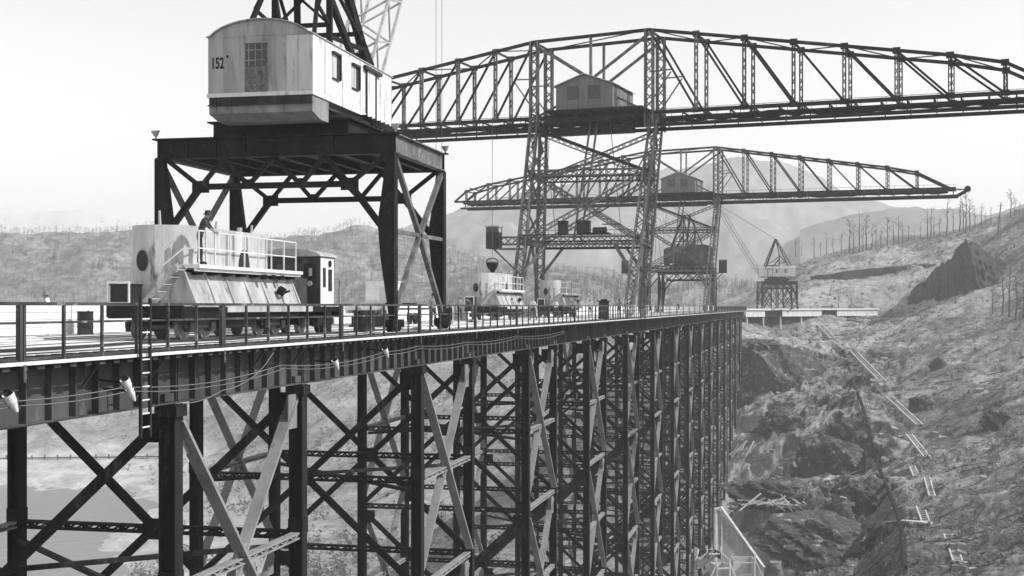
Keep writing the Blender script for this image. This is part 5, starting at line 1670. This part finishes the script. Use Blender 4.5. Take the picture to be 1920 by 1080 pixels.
    xs = np.array([rng.uniform(230, 1340) for _ in range(N)]); ds = np.array([math.exp(rng.uniform(math.log(268), math.log(620))) for _ in range(N)])
    zz = terrain(xs, ds); nz = fbm(xs / 70, ds / 40, 3, 14)
    for x, d, z, q in zip(xs, ds, zz, nz):
        if z < -60.5 or rng.random() > .55 + q * 1.2: continue
        w = cam2w((x - 960) / F * d, d, z)
        s = rng.uniform(.5, 1.9)
        for k in range(7):
            a = rng.uniform(0, 6.283); e = w + V((math.cos(a) * s * .8, math.sin(a) * s * .8, s * rng.uniform(.3, 1.0)))
            br.tube(w + V((rng.uniform(-.3, .3), rng.uniform(-.3, .3), -.1)), e, .035 * s + .02, .012, 3, cap=False)
            sd = V((-math.sin(a), math.cos(a), .3)) * s * .25
            br.add([e, e + sd + V((0, 0, s * .3)), e - sd + V((.1, 0, s * .25))], [(0, 1, 2)])
    tag(br.build('undergrowth', M['brush']), 'dry brush and cut branches scattered over both banks', 'brush', kind='stuff')
    tag(st.build('rubble', M['stones']), 'loose stones scattered over the right bank', 'stones', kind='stuff')
litter()

# concrete block with boarded face, timber piles and formwork at the foot of the slope
p0 = P(1338, 1052, 208); zc = p0.z
blk = thing('concrete_block', (p0.x, p0.y, zc - 8), TH, 'grey boarded concrete block with a sloping top at the slope foot', 'concrete block')
q = [P(1338, 1130, 206), P(1434, 1130, 206), P(1432, 1063, 206), P(1352, 952, 224), P(1340, 954, 224)]
inv = blk.matrix_basis.inverted()
mb = MB(); mb.prism([inv @ v for v in q], inv.to_3x3() @ (Vector((-ST, CT, 0)) * 1.2)); fix_normals(mb.build('body', M['concrete'], blk))
mb = MB(); mb.beam(inv @ P(1433, 1064, 205.6), inv @ P(1352, 950, 223.6), .4, .18); mb.build('coping', M['timber'], blk)
mb = MB()
for k in range(9):
    x = 1344 + k * 9.5
    yt = 952 + (x - 1352) * 1.42 + 8 if x > 1352 else 962
    mb.beam(inv @ P(x, 1128, 205.8), inv @ P(x, min(1090, yt), 205.8 + max(0, (1063 - yt) / 111 * 18)), .1, .06, (0, 1, 0))
mb.build('form_boards', M['timber'], blk)

def timber_pile(px, n, spread, L, lab, seed, ang=0.0, near=None):
    rng = random.Random(seed)
    p, d = ground_at(*px) if near is None else (P(px[0], px[1], near), near)
    t = thing('timber_pile', p, TH, lab, 'timber pile', 'timber piles on the lower slope')
    for k in range(int(n * 1.6)):
        a = ang + rng.uniform(-.5, .5)
        l = L * 1.35 * rng.uniform(.5, 1.1)
        c = V((rng.uniform(-spread, spread), rng.uniform(-1, 1) - .6, .5 + rng.uniform(0, .9)))
        dv = V((math.cos(a) * l / 2, rng.uniform(-.5, .5), math.sin(a) * l / 2))
        mb = MB(); mb.beam(c - dv, c + dv, .34, .22); mb.build('timber', M['white_paint'] if k % 3 == 0 else M['timber'], t)
timber_pile((1398, 852), 14, 2.4, 3.6, 'pale jumbled timber pile beside the far trestle legs', 1, .7)
timber_pile((1432, 952), 12, 3.0, 3.4, 'pale timber pile on the ledge, left half of the long heap', 2, .2)
timber_pile((1492, 958), 16, 3.6, 3.0, 'pale timber pile on the ledge, right half of the long heap', 3, -.5)
timber_pile((1272, 1040), 12, 1.6, 3.0, 'timber pile between the trestle feet left of the concrete block', 4, 1.0, 215)
timber_pile((1310, 1062), 12, 2.0, 2.6, 'timber pile in front of the concrete block foot', 5, .9, 201)
for k, (x, y, w, h, lab) in enumerate(((1392, 1062, 3.2, 2.6, 'open timber form box right of the concrete block foot'), (1335, 1040, 1.9, 1.0, 'dark low form box left of the concrete block face'), (1350, 1072, 2.0, 2.4, 'narrow form box at the bottom edge'))):
    p = P(x, y, 203 - 3 * k)
    t = thing('form_box', p - Vector((0, 0, h / 2)), TH + .15 * k, lab, 'form box', 'timber form boxes')
    mb = MB()
    for s in (-1, 1): mb.box((s * w / 2, 0, h / 2), (.14, 2.4, h)); 
    mb.box((0, 1.2, h / 2), (w - .15, .14, h)); mb.build('side_boards', M['timber'] if k != 1 else M['dark_paint'], t)
    mb = MB()
    for s in (-1, 1): mb.beam((s * (w / 2 + .12), -1, 0), (s * (w / 2 + .12), -1, h + .8), .18); mb.beam((s * (w / 2 + 1.3), -1, 0), (s * (w / 2 + .15), -1, h), .16)
    mb.beam((-w / 2, -1.1, h * .8), (w / 2, -1.1, h * .8), .16); mb.build('strut', M['white_paint'], t)

# road guard fence on the far river bank
t = thing('guard_fence', ground_at(60, 864)[0], 0, 'low dark guard fence along the far river bank', 'fence')
o0 = t.location.copy()
pts = on_ground([(x, 864 - x * .012) for x in range(-60, 330, 24)], 0.0)
for a, b in zip(pts[:-1], pts[1:]):
    mb = MB(); mb.beam(a - o0 - V((0, 0, .4)), a - o0 + V((0, 0, 2.0)), .4, .4); mb.build('post', M['bark'], t)
mb = MB()
for a, b in zip(pts[:-1], pts[1:]): mb.beam(a - o0 + V((0, 0, .9)), b - o0 + V((0, 0, .9)), .3, .5); mb.beam(a - o0 + V((0, 0, .2)), b - o0 + V((0, 0, .2)), .2, .3)
mb.build('rail', M['bark'], t)

# ------------------------------------------------------------------ light, air, camera
SUN_EL, SUN_AZ = math.radians(42), math.radians(90)        # azimuth measured from +Y (along the trestle) towards +X
w = bpy.data.worlds.new('World'); S.world = w; w.use_nodes = True
nt = w.node_tree; N = nt.nodes; L = nt.links
sky = N.new('ShaderNodeTexSky'); sky.sky_type = 'NISHITA'; sky.sun_disc = False
sky.sun_elevation = SUN_EL; sky.sun_rotation = SUN_AZ
sky.air_density = 4.0; sky.dust_density = 0.3; sky.ozone_density = 1.0
sp = N.new('ShaderNodeSeparateColor'); L.new(sky.outputs['Color'], sp.inputs['Color'])      # black-and-white film behind an orange filter
cb = N.new('ShaderNodeCombineColor')
for k in ('Red', 'Green', 'Blue'): L.new(sp.outputs['Red'], cb.inputs[k])
bg = N['Background']; bg.inputs['Strength'].default_value = .15
L.new(cb.outputs['Color'], bg.inputs['Color'])
sl = bpy.data.lights.new('sun', 'SUN'); sl.energy = 4.5; sl.angle = math.radians(.5); sl.color = (1, 1, 1)
so = bpy.data.objects.new('sun', sl); COL.objects.link(so)
sd = Vector((math.sin(SUN_AZ) * math.cos(SUN_EL), math.cos(SUN_AZ) * math.cos(SUN_EL), math.sin(SUN_EL)))
so.rotation_euler = sd.to_track_quat('Z', 'Y').to_euler()
so.location = sd * 300

hm = bpy.data.materials.new('haze'); hm.use_nodes = True
nt = hm.node_tree
for n in list(nt.nodes): nt.nodes.remove(n)
out = nt.nodes.new('ShaderNodeOutputMaterial'); vol = nt.nodes.new('ShaderNodeVolumePrincipled')
vol.inputs['Color'].default_value = (.96, .96, .96, 1); vol.inputs['Density'].default_value = 3.7e-4; vol.inputs['Anisotropy'].default_value = .15
nt.links.new(vol.outputs['Volume'], out.inputs['Volume'])
mb = MB(); mb.box((0, 1250, 70), (5400, 2900, 290)); tag(mb.build('haze', hm), 'thin bluish air filling the valley', 'haze', kind='stuff')

cam = bpy.data.cameras.new('camera'); co = bpy.data.objects.new('camera', cam); COL.objects.link(co)
cam.sensor_width = 36; cam.lens = 36 * F / 1920; cam.shift_y = (HY - 540) / 1920
cam.clip_start = .5; cam.clip_end = 8000
co.location = (0, 0, 0); co.rotation_euler = (math.pi / 2, 0, TH)
S.camera = co
S.view_settings.view_transform = 'Standard'; S.view_settings.look = 'None'; S.view_settings.exposure = .08; S.view_settings.gamma = 1
S.view_settings.use_curve_mapping = False
S.cycles.max_bounces = 6; S.cycles.volume_bounces = 1; S.cycles.use_adaptive_sampling = True; S.cycles.use_denoising = True
